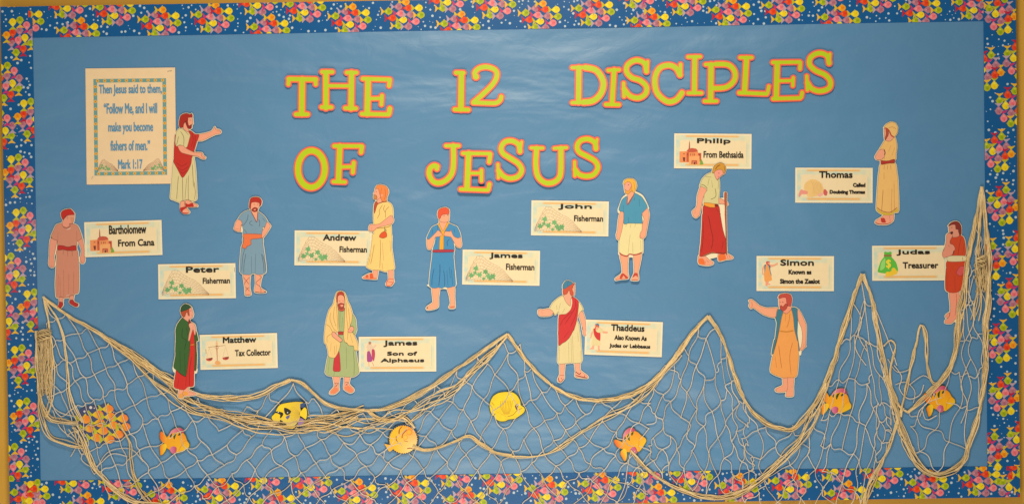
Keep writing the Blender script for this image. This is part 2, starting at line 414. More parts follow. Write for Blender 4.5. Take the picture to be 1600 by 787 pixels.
FIG['teacher'] = [
 ('tunic', (218,203,142), 'J1 470,640 485,700 482,787 J2 435,20 450,150 462,400 465,530 420,562 300,548 235,578 150,545 105,522 115,380 130,150 145,20 J1 200,740'),
 ('-', DK, .45, 'J2 215,220 200,400 190,540'), ('-', DK, .45, 'J2 270,245 272,400 275,550'), ('-', DK, .4, 'J2 352,210 348,400 352,560'),
 ('-', DK, .45, 'J2 405,60 412,200 420,370'), ('-', DK, .4, 'J2 430,300 445,450 432,540'), ('-', (150,140,90), .5, 'J2 330,250 315,400 305,540'),
 ('neck', SK, 'J1 325,215 375,220 400,300 400,345 420,385 385,385 320,315'),
 ('arm', SK, 'J1 540,405 640,385 740,355 775,320 800,280 820,315 880,330 895,360 880,385 820,395 740,430 620,490 545,495 520,490'),
 ('-', (170,90,70), .4, 'J1 830,345 875,350 890,360'), ('-', (170,90,70), .4, 'J1 800,285 815,330'),
 ('sash', RD, 'J1 195,400 185,480 175,650 172,787 J2 150,30 200,120 240,200 270,242 300,215 350,140 385,60 395,0 J1 440,787 470,690 500,600 530,500 560,405 500,395 440,350 405,345 395,480 260,560'),
 ('-', (150,20,22), .5, 'J2 190,40 260,85 340,40'), ('-', (150,20,22), .5, 'J2 205,100 270,140 350,90'), ('-', (150,20,22), .5, 'J2 230,150 275,185 330,140'),
 ('-', (150,20,22), .5, 'J1 450,370 470,480 440,590'), ('-', (150,20,22), .5, 'J1 500,410 500,500 470,610'),
 ('shirt', (218,203,142), 'J1 262,305 215,360 200,440 195,530 215,580 260,560 320,575 350,605 380,580 410,470 425,410 400,365 380,360 325,325'),
 ('-', DK, .45, 'J1 275,350 325,440 325,570'), ('-', DK, .45, 'J1 245,430 230,500 215,560'), ('-', DK, .45, 'J1 325,325 400,405'),
 ('arm', SK, 'J1 235,572 320,572 350,605 480,670 600,680 630,730 660,745 650,772 600,770 540,735 430,715 300,680 260,640'),
 ('-', (170,90,70), .4, 'J1 600,690 600,730 640,770'),
 ('face', SK, 'J1 385,140 455,135 462,180 468,235 450,250 445,300 415,305 375,250 365,190'),
 ('-', (120,60,45), .5, 'J1 415,180 440,182'),
 ('hair', (168,36,22), 'J1 258,180 275,120 320,85 380,78 430,95 445,78 458,100 455,135 395,142 388,195 350,205 325,240 315,290 270,292 255,255'),
 ('beard', (150,32,22), 'J1 350,195 385,200 400,262 425,262 440,245 447,262 438,300 425,314 390,300 370,260'),
 ('foot', SK, 'J2 245,575 300,560 300,640 335,665 368,710 350,730 290,730 255,700 240,660'),
 ('+', (186,40,26), 'J2 240,655 300,638 328,655 290,678 272,700 282,718 350,722 345,735 290,735 255,712 238,680'),
 ('foot', SK, 'J2 315,550 370,555 400,580 470,610 475,635 420,640 330,640 310,620'),
 ('+', (186,40,26), 'J2 315,590 352,605 400,585 420,602 420,640 330,645 308,625')]
FIG['pink'] = [
 ('skirt', (206,134,104), 'B1 205,690 490,690 B2 490,10 500,300 492,520 440,545 420,580 330,600 270,605 210,600 175,580 165,400 175,200 185,20'),
 ('-', (160,85,65), .5, 'B2 230,300 235,590'), ('-', (160,85,65), .45, 'B2 280,200 285,590'), ('-', (160,85,65), .4, 'B2 355,260 352,560'), ('-', (160,85,65), .5, 'B2 425,230 420,530'),
 ('-', (160,85,65), .4, 'B2 205,260 200,560'), ('-', (160,85,65), .6, 'B1 300,700 290,760'), ('-', (160,85,65), .6, 'B1 360,705 362,787'), ('-', (160,85,65), .6, 'B1 425,700 432,780'),
 ('-', (250,225,200), .6, 'B2 320,575 365,550'),
 ('arm', (230,150,118), 'B1 105,520 150,525 200,545 185,640 155,787 B2 150,30 155,120 140,155 115,165 80,140 70,90 80,0 B1 85,700 90,600'),
 ('arm', (230,150,118), 'B1 515,545 575,505 600,600 612,700 610,787 B2 585,10 580,80 550,108 525,90 515,20 B1 560,787 570,700 545,620'),
 ('-', (150,80,60), .4, 'B2 530,60 545,95'), ('-', (150,80,60), .4, 'B2 110,130 120,155'),
 ('tunic', (206,134,104), 'B1 270,285 190,310 150,390 110,490 150,530 205,550 215,640 350,645 490,640 505,560 575,510 545,400 510,325 440,290 350,300'),
 ('-', (160,85,65), .45, 'B1 215,420 212,545'), ('-', (160,85,65), .4, 'B1 495,400 500,545'), ('-', (40,25,25), 1.6, 'B1 110,495 122,508'),
 ('-', (160,85,65), .6, 'B1 280,310 310,350 365,355 410,310'), ('-', (250,235,215), .8, 'B1 345,382 405,360'),
 ('face', (230,150,118), 'B1 300,230 350,170 400,155 460,155 458,215 440,280 390,290 380,335 330,345 285,320 280,270'),
 ('+', (205,140,110), 'B1 345,180 370,175 372,220 350,222'), ('+', (215,140,100), 'B1 400,190 455,200 440,275 415,265'),
 ('cap', (190,32,22), 'B1 262,130 290,90 340,72 400,65 440,100 465,148 400,155 350,165 320,190 290,228 270,190'),
 ('belt', (186,34,26), 'B1 215,625 300,630 370,650 430,630 485,630 492,690 380,700 290,685 210,690'),
 ('leg', (230,150,118), 'B2 220,595 275,600 270,670 225,665'), ('leg', (230,150,118), 'B2 370,580 425,570 415,640 375,635'),
 ('shoe', (178,34,30), 'B2 225,660 270,668 272,710 225,765 190,745 215,700'), ('shoe', (178,34,30), 'B2 370,640 410,630 440,665 490,690 485,720 450,728 370,680')]
FIG['greyblue'] = [
 ('leg', SK, 'P2 195,440 290,440 285,560 285,640 302,740 225,748 215,640 200,540'),
 ('-', (130,60,45), .5, 'P2 285,490 235,540 210,590'), ('-', (130,60,45), .5, 'P2 195,490 240,545 275,590'), ('-', (130,60,45), .5, 'P2 225,630 250,655 280,690'),
 ('-', (130,60,45), .5, 'P2 275,635 245,660 230,690'), ('-', (150,50,35), .7, 'P2 225,742 300,742'),
 ('leg', SK, 'P2 370,440 470,440 445,540 440,640 520,695 500,712 360,702 370,580'),
 ('-', (130,60,45), .5, 'P2 425,460 450,500 375,570 440,630 448,705'), ('-', (130,50,35), .8, 'P2 358,700 440,712 520,708'), ('-', (60,25,20), 1.8, 'P2 500,703 520,705'),
 ('skirt', (122,154,168), 'P1 215,690 200,787 P2 165,60 148,250 145,400 190,445 290,452 320,437 370,437 400,452 470,445 522,405 505,200 475,0 P1 505,787 490,700'),
 ('-', (70,80,90), .5, 'P2 215,80 185,200 170,400'), ('-', (70,80,90), .5, 'P2 230,150 205,300 200,430'), ('-', (70,80,90), .5, 'P2 310,190 312,430'),
 ('-', (70,80,90), .5, 'P2 372,150 365,430'), ('-', (70,80,90), .5, 'P2 455,150 485,300 492,425'), ('-', (70,80,90), .5, 'P2 470,160 505,280 510,400'),
 ('tunic', (122,154,168), 'P1 310,280 240,300 180,340 125,420 170,440 190,510 205,580 215,650 490,650 500,560 505,530 530,540 578,460 520,370 435,305 370,300'),
 ('-', (70,80,90), .5, 'P1 280,345 265,430 200,520'), ('-', (70,80,90), .5, 'P1 340,440 300,480 350,520'), ('-', (70,80,90), .5, 'P1 440,420 460,470 450,530'), ('-', (70,80,90), .5, 'P1 500,400 540,450'), ('-', (70,80,90), .5, 'P1 215,570 260,630'),
 ('neck', SK, 'P1 325,270 420,290 425,360 412,460 385,410 340,325'), ('-', (120,50,45), .7, 'P1 325,300 380,400 413,462 428,310'),
 ('sash', (232,116,64), 'P1 215,645 490,652 490,705 330,725 325,787 P2 300,20 240,50 235,75 185,65 180,30 P1 205,787 215,720'),
 ('arm', SK, 'P1 125,425 170,440 188,490 165,560 170,600 120,605 65,572 75,520 95,460'), ('-', (60,40,35), .9, 'P1 165,520 188,500'), ('-', (160,90,60), .4, 'P1 80,560 150,575'),
 ('paper', 'P1 165,600 205,600 205,520 175,540'), ('paper', 'P1 490,560 540,540 490,620'),
 ('arm', SK, 'P1 575,462 625,520 590,590 520,690 495,705 490,660 500,600 540,535 560,480'),
 ('face', SK, 'P1 325,150 400,150 460,160 455,215 435,255 415,295 350,295 318,250'),
 ('-', (150,80,60), .6, 'P1 365,190 385,190'), ('-', (150,80,60), .6, 'P1 420,192 440,192'),
 ('hair', (184,42,26), 'P1 300,180 315,110 350,85 410,78 460,95 488,140 480,195 458,220 455,172 400,155 340,160 325,190 318,255 302,250'),
 ('beard', (160,42,26), 'P1 343,262 380,238 420,250 424,290 380,304 345,290'), ('+', SK, 'P1 368,268 398,262 395,280 372,282')]
FIG['yellow'] = [
 ('leg', SK, 'A2 225,515 290,515 272,640 262,655 150,650 75,642 70,625 150,580 210,570'),
 ('+', (222,92,40), 'A2 110,600 145,595 150,632 112,632'), ('+', (222,92,40), 'A2 170,578 205,570 222,637 170,640'), ('-', (222,92,40), 1.1, 'A2 75,640 160,650 265,645'),
 ('leg', SK, 'A2 435,535 505,515 510,640 520,690 480,750 410,745 405,715 440,650'), ('-', (215,85,40), 1.1, 'A2 440,648 510,658'), ('-', (215,85,40), .9, 'A2 432,692 500,702'),
 ('-', (215,85,40), .9, 'A2 440,650 408,715 415,748 470,750 518,690'),
 ('robe', (250,202,116), 'A1 245,690 420,680 500,650 510,787 A2 490,50 485,200 525,480 500,520 430,532 400,548 320,522 290,525 210,522 140,492 125,460 180,250 205,50 212,0 A1 245,787'),
 ('-', (150,105,50), .5, 'A2 235,150 205,330 180,440'), ('-', (150,105,50), .5, 'A2 318,80 325,250 312,500'), ('-', (150,105,50), .45, 'A2 350,130 370,390'), ('-', (150,105,50), .45, 'A2 345,420 358,520'),
 ('-', (150,105,50), .5, 'A2 460,100 470,260'), ('-', (150,105,50), .45, 'A2 190,280 150,450'), ('-', (205,150,60), 1.2, 'A1 290,705 420,692 490,670'),
 ('tunic', (250,202,116), 'A1 430,295 500,330 530,400 535,520 515,600 500,660 420,690 300,700 250,660 240,600 236,480 250,330 290,300 340,310'),
 ('-', (150,105,50), .5, 'A1 375,345 325,430 330,480 295,555'), ('-', (150,105,50), .5, 'A1 410,350 390,410 418,470 420,545'), ('-', (150,105,50), .5, 'A1 475,375 430,420 415,470'),
 ('collar', (188,72,40), 'A1 270,290 295,310 350,285 430,283 436,298 380,306 300,338 270,420 250,480 246,370'),
 ('neck', SK, 'A1 290,230 360,215 375,290 300,318'),
 ('arm', SK, 'A1 510,505 542,560 540,600 510,640 400,670 290,700 235,748 180,745 163,710 185,650 240,650 330,635 430,560'), ('-', (170,90,70), .4, 'A1 215,690 205,745'),
 ('pouch', (222,84,38), 'A1 400,755 420,755 438,787 A2 412,45 360,63 308,48 320,10 A1 370,770'), ('-', (60,40,30), 1.0, 'A1 410,680 408,750'), ('-', (60,40,30), 1.1, 'A1 418,720 435,745'),
 ('face', SK, 'A1 270,80 330,90 335,160 350,220 300,265 240,250 250,210 238,175 255,140'), ('-', (150,80,60), .6, 'A1 272,140 290,145'),
 ('hair', (236,132,64), 'A1 268,85 290,50 350,40 420,60 460,110 465,170 440,230 432,288 370,290 352,250 335,190 325,150 310,100 275,98'),
 ('-', (185,90,40), .5, 'A1 360,80 350,180 380,210'), ('-', (185,90,40), .5, 'A1 410,90 420,200 400,270'), ('+', SK, 'A1 355,185 380,185 375,215 360,220'),
 ('beard', (200,128,62), 'A1 242,195 275,200 294,235 265,264 240,250')]
FIG['blue'] = [
 ('leg', (250,166,124), 'F2 180,425 280,420 265,560 262,690 180,725 110,730 100,705 120,680 190,630 185,540'), ('+', (120,80,60), 'F2 108,695 122,695 120,712 108,712'),
 ('leg', (250,166,124), 'F2 385,420 480,405 485,560 490,700 420,710 410,690 430,640 415,540'), ('+', (215,120,80), 'F2 425,685 482,680 482,700 428,704'),
 ('skirt', (66,138,178), 'F1 215,720 485,720 F2 470,10 485,180 500,390 460,415 400,430 350,420 310,440 270,425 230,435 175,430 140,390 155,200 180,10'),
 ('-', (30,75,120), .6, 'F2 205,170 180,300 175,400'), ('-', (30,75,120), .7, 'F2 285,110 285,240 270,410'), ('-', (30,75,120), .5, 'F2 335,190 350,300 348,410'), ('-', (30,75,120), .5, 'F2 380,190 395,400'),
 ('-', (30,75,120), .6, 'F2 440,180 460,390'), ('-', (30,75,120), .5, 'F2 410,150 430,300'),
 ('paper', 'F2 120,395 180,430 130,400'), ('paper', 'F2 500,395 505,370 490,200'), ('paper','F2 330,435 380,440 380,425'),
 ('tunic', (66,138,178), 'F1 275,335 345,420 430,320 500,345 545,362 585,440 602,515 575,530 500,510 500,600 512,690 480,700 212,705 228,600 238,510 150,545 112,530 150,440 190,370'),
 ('-', (30,75,120), .6, 'F1 195,400 190,470'), ('-', (30,75,120), .6, 'F1 440,545 405,580 415,640'), ('-', (30,75,120), .6, 'F1 505,390 515,450'), ('-', (30,75,120), .5, 'F1 250,560 245,620'), ('-', (30,75,120), .5, 'F1 265,410 268,340'),
 ('neck', (250,166,124), 'F1 298,260 400,280 405,320 345,425 300,340'),
 ('trim', (248,170,40), 'F1 275,335 295,322 345,425 405,308 430,320 360,460 352,700 295,700 305,500 330,460'), ('-', (190,110,30), .4, 'F1 340,470 328,690'),
 ('belt', (178,52,68), 'F1 215,698 480,694 490,725 215,730'), 
 ('arm', (250,166,124), 'F1 115,540 145,545 250,440 272,415 300,430 330,455 338,480 300,502 235,515 210,600 180,680 130,685 115,620'),
 ('arm', (250,166,124), 'F1 360,465 380,432 450,432 460,408 475,450 505,505 570,530 598,512 614,600 610,640 590,665 540,640 480,540 455,508 370,495'),
 ('-', (180,100,70), .4, 'F1 380,450 355,480'), ('-', (180,100,70), .4, 'F1 300,445 335,470'),
 ('face', (250,166,124), 'F1 298,250 320,180 428,165 434,230 420,290 350,300 305,285'), ('-', (70,50,50), .8, 'F1 405,198 425,196'), ('-', (150,90,70), .5, 'F1 350,205 375,208'),
 ('hair', (226,84,48), 'F1 268,185 285,120 330,95 390,88 432,115 436,168 420,180 350,185 322,205 305,242 285,248')]
FIG['green'] = [
 ('foot', (240,165,130), 'M2 190,640 270,640 262,740 245,787 190,787 170,760'), ('+', (232,160,70), 'M2 190,720 255,720 240,787 185,785'),
 ('foot', (240,165,130), 'M2 275,590 350,595 338,660 460,705 462,735 400,745 280,757 240,720 260,660'), ('+', (236,160,60), 'M2 255,680 320,690 335,730 260,745'), ('-', (200,120,70), .5, 'M2 340,690 440,720'),
 ('robe', (206,42,32), 'M1 330,300 370,360 400,450 430,540 440,700 445,787 M2 440,150 425,400 420,590 330,602 270,652 190,645 98,600 130,340 160,100 200,0 M1 340,787 350,560 320,340'),
 ('-', (120,20,20), .6, 'M2 380,120 350,350 355,590'), ('-', (120,20,20), .5, 'M2 180,460 160,600'), ('-', (120,20,20), .5, 'M2 300,440 290,590'), ('-', (120,20,20), 1.2, 'M2 150,345 230,410 300,440'),
 ('-', (214,164,50), 1.1, 'M1 360,712 422,704'), 
 ('cloak', (52,92,40), 'M1 450,490 475,580 486,640 458,655 460,787 M2 468,100 462,320 435,335 438,100 440,0 M1 432,700 420,545'),
 ('cloak', (54,96,42), 'M1 225,268 180,320 140,380 115,470 120,600 115,787 M2 118,100 90,280 140,335 200,385 290,432 312,330 335,150 352,0 M1 345,787 352,650 325,640 330,560 345,470 322,380 322,330 280,300'),
 ('-', (28,58,28), .6, 'M1 230,440 220,580 290,640 260,787'), ('-', (28,58,28), .6, 'M1 290,430 315,560'), ('-', (28,58,28), .6, 'M2 190,30 200,340'), ('-', (28,58,28), .6, 'M2 270,60 280,400'), ('-', (110,50,35), .9, 'M1 225,270 280,305 322,335'),
 ('paper', 'M2 85,290 140,340 130,365 95,350'), ('paper', 'M2 435,330 470,320 460,375 430,370'),
 ('face', (236,160,130), 'M1 310,110 365,95 385,150 402,205 388,262 345,290 342,330 320,335 240,275 250,200'),
 ('-', (120,60,50), .6, 'M1 350,155 368,152'), ('-', (180,70,60), .6, 'M1 372,232 385,230'),
 ('hair', (178,74,40), 'M1 198,160 320,118 332,170 336,240 315,222 302,175 280,195 262,252 230,252 205,210'),
 ('cap', (40,78,44), 'M1 190,152 205,90 260,45 320,60 362,95 330,120 280,145 200,170'),
 ('+', (130,34,34), 'M1 330,290 372,350 348,405 322,350'),
 ('hand', (240,165,132), 'M1 332,372 372,350 420,375 442,440 442,540 425,547 402,460 378,520 345,642 325,635 335,540 352,455 335,410'), ('-', (170,95,80), .4, 'M1 400,400 398,460')]
FIG['veiled'] = [
 ('leg', SK, 'S2 195,470 290,470 275,600 280,680 220,735 150,737 150,700 210,630 205,560'), ('+', (232,130,80), 'S2 160,705 220,640 265,660 262,690 215,728 165,728'), ('-', (120,60,50), .5, 'S2 215,580 270,585 215,640'), ('-', (120,60,50), .5, 'S2 225,585 255,640'),
 ('leg', SK, 'S2 360,480 440,480 425,590 490,660 490,700 440,720 350,665 355,560'), ('+', (232,130,80), 'S2 360,640 420,620 480,670 480,700 440,712 370,672'), ('-', (120,60,50), .5, 'S2 365,565 415,572 370,620'), ('-', (120,60,50), .5, 'S2 375,580 405,620'),
 ('tunic', (166,178,116), 'S1 265,305 368,305 362,620 350,680 S2 380,0 490,50 500,105 522,130 540,250 568,420 500,482 430,492 290,487 190,482 110,462 82,422 100,300 130,180 215,205 270,60 290,0 S1 270,640'),
 ('-', (100,110,65), .5, 'S2 385,60 388,370'), ('-', (100,110,65), .5, 'S2 485,110 500,300 495,470'), ('-', (100,110,65), .4, 'S2 145,220 120,440'), ('-', (100,110,65), .5, 'S2 215,420 205,470'), ('-', (100,110,65), .4, 'S1 330,420 320,560'), ('-', (110,110,60), .5, 'S1 295,330 290,560'),
 ('sleeve', (166,178,116), 'S1 465,370 515,440 525,520 532,600 510,665 480,650 485,560 445,540'), 
 ('sash', (200,44,50), 'S2 275,115 290,200 300,395 250,412 196,395 210,230 240,190'),
 ('belt', (180,50,42), 'S1 272,628 346,628 346,666 272,666'),
 ('veil', (236,196,118), 'S1 300,42 250,60 220,140 195,230 140,310 105,420 80,560 68,700 72,787 S2 95,20 120,110 135,200 215,215 260,150 290,70 300,0 S1 290,775 240,720 200,650 275,620 272,500 268,320 245,200 250,110 300,60'),
 ('-', (180,135,60), .5, 'S1 215,260 200,420 240,560'), ('-', (180,135,60), .5, 'S1 160,350 150,450 200,580 250,620'), ('-', (180,135,60), .5, 'S1 95,520 150,560 190,640'), ('-', (180,135,60), .5, 'S1 180,650 110,700 110,780'), ('-', (180,135,60), .5, 'S1 240,220 255,440 262,600'),
 ('-', (180,135,60), .5, 'S2 165,0 160,120'), ('-', (180,135,60), .5, 'S2 215,40 215,170'), ('-', (180,135,60), .5, 'S2 250,30 235,160'),
 ('veil', (236,196,118), 'S1 300,42 350,60 380,110 400,180 440,260 470,370 462,480 440,540 430,620 470,630 510,700 545,787 S2 552,100 500,103 490,45 420,35 395,0 S1 362,770 345,680 355,560 365,320 368,180 350,90 300,60'),
 ('-', (180,135,60), .5, 'S1 385,200 390,400 410,600 400,750'), ('-', (180,135,60), .5, 'S1 415,280 430,420 440,530'), ('-', (180,135,60), .5, 'S1 440,660 480,787'),
 ('neck', (200,80,60), 'S1 275,285 355,285 352,318 318,330 280,318'),
 ('face', SK, 'S1 252,120 300,88 358,110 360,180 350,270 335,300 285,295 262,240'), ('-', (150,80,60), .6, 'S1 280,180 300,182'), ('-', (150,80,60), .6, 'S1 330,180 345,180'),
 ('hair', (184,58,40), 'S1 243,120 262,66 310,50 348,75 364,160 352,120 330,98 290,95 262,120 258,200 246,190'),
 ('beard', (170,62,44), 'S1 262,240 300,215 340,220 357,235 340,290 310,302 280,285'), ('+', SK, 'S1 300,240 340,238 335,262 308,264'),
 ('hand', SK, 'S1 180,642 210,630 270,690 320,735 330,755 290,772 240,735 185,690'), ('hand', SK, 'S1 412,605 450,550 488,560 492,600 460,637 415,632'), ('-', (170,90,70), .4, 'S1 430,605 470,600')]
FIG['teal'] = [
 ('leg', (250,164,122), 'N2 120,345 240,350 235,480 235,600 242,690 140,702 60,717 60,685 150,615 145,480'), ('+', (196,66,48), 'N2 150,622 175,620 240,680 205,690 172,650 150,690 115,690 130,650'), ('-', (196,66,48), .7, 'N2 60,712 140,702 240,690'),
 ('leg', (250,164,122), 'N2 320,345 430,335 410,480 385,600 387,715 290,717 290,690 325,610 325,480'), ('+', (196,66,48), 'N2 335,612 375,620 378,672 350,650 318,672 305,665'), ('-', (196,66,48), 1.0, 'N2 295,712 380,712'),
 ('shorts', (232,216,150), 'N1 175,680 440,670 460,690 N2 450,60 450,320 340,345 320,350 255,340 220,367 110,320 115,100 N1 140,787 160,720'),
 ('-', (150,135,80), .45, 'N1 220,695 205,740'), ('-', (150,135,80), .45, 'N1 285,690 270,750'), ('-', (150,135,80), .45, 'N1 350,690 335,740'), ('-', (150,135,80), .45, 'N2 270,60 240,330'), ('-', (150,135,80), .45, 'N2 305,170 308,330'), ('-', (150,135,80), .45, 'N2 420,140 425,290'),
 ('-', (178,52,40), 1.2, 'N2 115,320 150,350 220,370 260,342 320,350 380,342 440,315'),
 ('paper', 'N2 105,330 110,290 120,360'), ('paper', 'N2 245,375 320,375 320,350 240,350'), ('paper', 'N1 440,560 465,560 460,640 445,640'),
 ('arm', (250,164,122), 'N1 128,520 178,520 175,640 150,787 N2 135,50 112,135 80,120 70,60 N1 85,787 100,640'),
 ('arm', (250,164,122), 'N1 515,450 545,560 522,700 505,787 N2 490,80 450,118 410,100 415,40 440,0 N1 445,700 470,620 440,545 480,490'), ('-', (180,100,70), .4, 'N2 410,60 425,110'),
 ('shirt', (72,148,172), 'N1 225,288 330,248 400,280 450,320 520,450 440,545 448,672 420,685 250,682 180,690 176,530 130,510 108,480 150,350'),
 ('-', (35,90,115), .5, 'N1 170,420 172,530'), ('-', (35,90,115), .5, 'N1 335,310 330,360'), ('-', (35,90,115), .5, 'N1 400,330 408,440'), ('-', (35,90,115), .5, 'N1 245,600 248,670'),
 ('paper', 'N1 340,238 410,262 455,298 500,380 535,470 500,400'), ('paper', 'N1 225,280 160,325 105,470 100,490 112,520'),
 ('neck', (250,164,122), 'N1 235,260 320,215 325,262 270,345 232,402'), ('-', (160,60,55), .8, 'N1 234,300 230,418 290,335 330,256'),
 ('face', (246,160,130), 'N1 188,100 300,90 312,200 270,235 235,262 200,240 190,180'), ('-', (120,80,90), .9, 'N1 238,128 255,132'), ('-', (150,80,70), .5, 'N1 195,128 205,130'),
 ('beard', (232,160,60), 'N1 192,190 228,222 262,205 295,140 312,205 270,232 240,267 204,243'),
 ('hair', (240,176,62), 'N1 175,115 190,65 240,42 310,45 350,80 364,150 345,210 328,245 300,210 292,125 262,88 215,92 188,122'), ('-', (195,130,40), .5, 'N1 320,90 335,150 325,210'), ('-', (195,130,40), .5, 'N1 240,60 235,90')]
FIG['walker'] = [
 ('foot', SK, 'H2 150,590 230,590 300,650 360,690 350,720 280,737 150,712'), ('+', (236,112,48), 'H2 152,640 215,640 238,720 150,708'), ('-', (170,80,50), .5, 'H2 260,660 300,690'), ('-', (170,80,50), .5, 'H2 240,670 250,710'),
 ('foot', SK, 'H2 430,570 540,560 640,610 635,640 540,652 440,672'), ('+', (236,112,48), 'H2 440,585 528,572 540,652 445,667'), ('-', (130,60,50), .6, 'H2 560,600 570,625'), ('-', (130,60,50), .6, 'H2 590,600 605,625'),
 ('paper', 'H1 435,600 530,600 H2 545,560 500,300 460,0'), ('paper', 'H2 230,600 270,640 430,600 430,570 330,580'),
 ('skirt', (196,46,36), 'H1 225,650 430,650 460,787 H2 462,0 500,220 550,400 556,545 500,572 400,560 330,562 220,602 160,590 180,400 195,150 200,0 H1 208,787'),
 ('-', (110,24,22), .6, 'H2 290,20 320,180 355,360 330,500'), ('-', (110,24,22), .5, 'H2 215,100 210,360 190,540'), ('-', (110,24,22), .6, 'H2 505,390 485,500'), ('-', (110,24,22), .5, 'H1 400,700 470,787'),
 ('-', (150,110,70), .9, 'H2 210,600 300,560 380,545'), ('-', (90,60,35), .9, 'H2 400,550 540,560'),
 ('arm', SK, 'H1 180,380 268,430 215,540 190,650 160,787 H2 150,20 110,50 75,30 60,0 H1 58,740 110,690 125,620 130,520'), ('-', (160,90,60), .4, 'H1 100,730 90,780'),
 ('arm', SK, 'H1 440,555 520,588 545,620 560,605 578,640 560,662 520,640 440,630'),
 ('shirt', (214,203,138), 'H1 345,180 385,215 420,300 440,270 450,330 450,440 438,560 432,645 330,630 228,622 230,500 270,430 180,380 163,380 200,280 260,220'),
 ('-', (120,110,70), .7, 'H1 180,355 230,370 275,415'), ('-', (120,110,70), .6, 'H1 300,270 280,370'), ('-', (120,110,70), .6, 'H1 385,410 400,500 380,545 320,570'), ('-', (120,110,70), .5, 'H1 335,300 350,400'), ('-', (120,110,70), .5, 'H1 435,300 430,420'), ('-', (120,110,70), .5, 'H1 240,240 330,250'),
 ('belt', (238,158,54), 'H1 230,618 330,628 382,640 382,686 300,682 228,655'), ('+', (130,40,30), 'H1 382,636 425,640 425,672 382,670'),
 ('staff', (182,84,50), 'H1 520,480 556,480 550,600 549,787 H2 556,545 545,545 538,200 528,0 H1 530,700'),
 ('face', (240,156,130), 'H1 375,165 470,125 530,170 522,200 480,222 440,262 412,285 385,235'), ('-', (120,60,60), .6, 'H1 430,190 450,196'), ('-', (180,70,70), .6, 'H1 425,240 445,244'),
 ('hair', (208,148,50), 'H1 345,185 360,110 400,65 460,42 510,60 543,110 535,170 505,192 490,145 440,140 390,160 365,188'), ('-', (130,80,25), .9, 'H1 390,140 420,95 460,75'), ('-', (130,80,25), 1.0, 'H1 515,95 530,160')]
FIG['wrapped'] = [
 ('foot', SK, 'T2 235,610 370,590 372,680 340,720 270,747 160,747 110,725 120,690 200,640'), ('+', (190,54,40), 'T2 190,658 240,655 262,718 200,715'), ('-', (170,60,50), .8, 'T2 115,722 170,742 280,740 345,715'), ('-', (170,60,50), .5, 'T2 315,620 325,700'),
 ('robe', (236,186,106), 'T1 190,655 390,645 420,787 T2 435,100 448,540 380,572 370,600 310,612 220,605 130,540 130,400 150,100 160,0 T1 165,787'),
 ('+', (210,176,52), 'T2 132,515 200,565 320,582 442,515 442,548 372,580 310,612 215,605 135,545'), ('-', (168,84,54), .8, 'T2 135,500 200,550 320,572 430,500'),
 ('-', (150,105,50), .5, 'T2 222,240 212,400 200,560'), ('-', (150,105,50), .5, 'T2 350,230 340,580'), ('-', (150,105,50), .5, 'T2 380,160 385,540'), ('-', (150,105,50), .5, 'T2 235,0 235,90'),
 ('-', (150,105,50), .5, 'T1 240,680 235,740'), ('-', (150,105,50), .5, 'T1 285,680 285,740'), ('-', (150,105,50), .5, 'T1 330,680 335,740'),
 ('tunic', (236,186,106), 'T1 250,320 300,320 370,275 398,290 420,400 408,520 392,605 190,615 180,560 200,470 170,450 200,400'),
 ('-', (170,120,60), .5, 'T1 340,390 300,480'), ('-', (170,120,60), .5, 'T1 390,420 350,540'), ('-', (170,120,60), .6, 'T1 240,590 235,540'),
 ('arm', SK, 'T1 163,462 235,450 247,500 237,560 190,602 130,600 106,560 130,510'), ('-', (70,40,35), 1.0, 'T1 235,455 250,500 240,535'),
 ('neck', SK, 'T1 262,290 320,200 375,275 320,335 260,322'),
 ('face', SK, 'T1 238,150 285,160 300,240 262,300 245,305 238,240'), ('beard', (182,76,50), 'T1 262,160 298,165 292,240 262,308 243,305 266,230'),
 ('headwrap', (234,188,110), 'T1 233,140 270,90 340,58 400,75 432,140 420,220 382,275 350,260 310,180 270,150'), ('-', (184,64,44), 1.4, 'T1 238,148 275,150 312,190 340,250 378,272'), ('-', (180,130,70), .5, 'T1 300,140 360,130 410,160'),
 ('belt', (180,48,38), 'T1 190,615 280,622 380,595 383,645 300,650 198,667')]
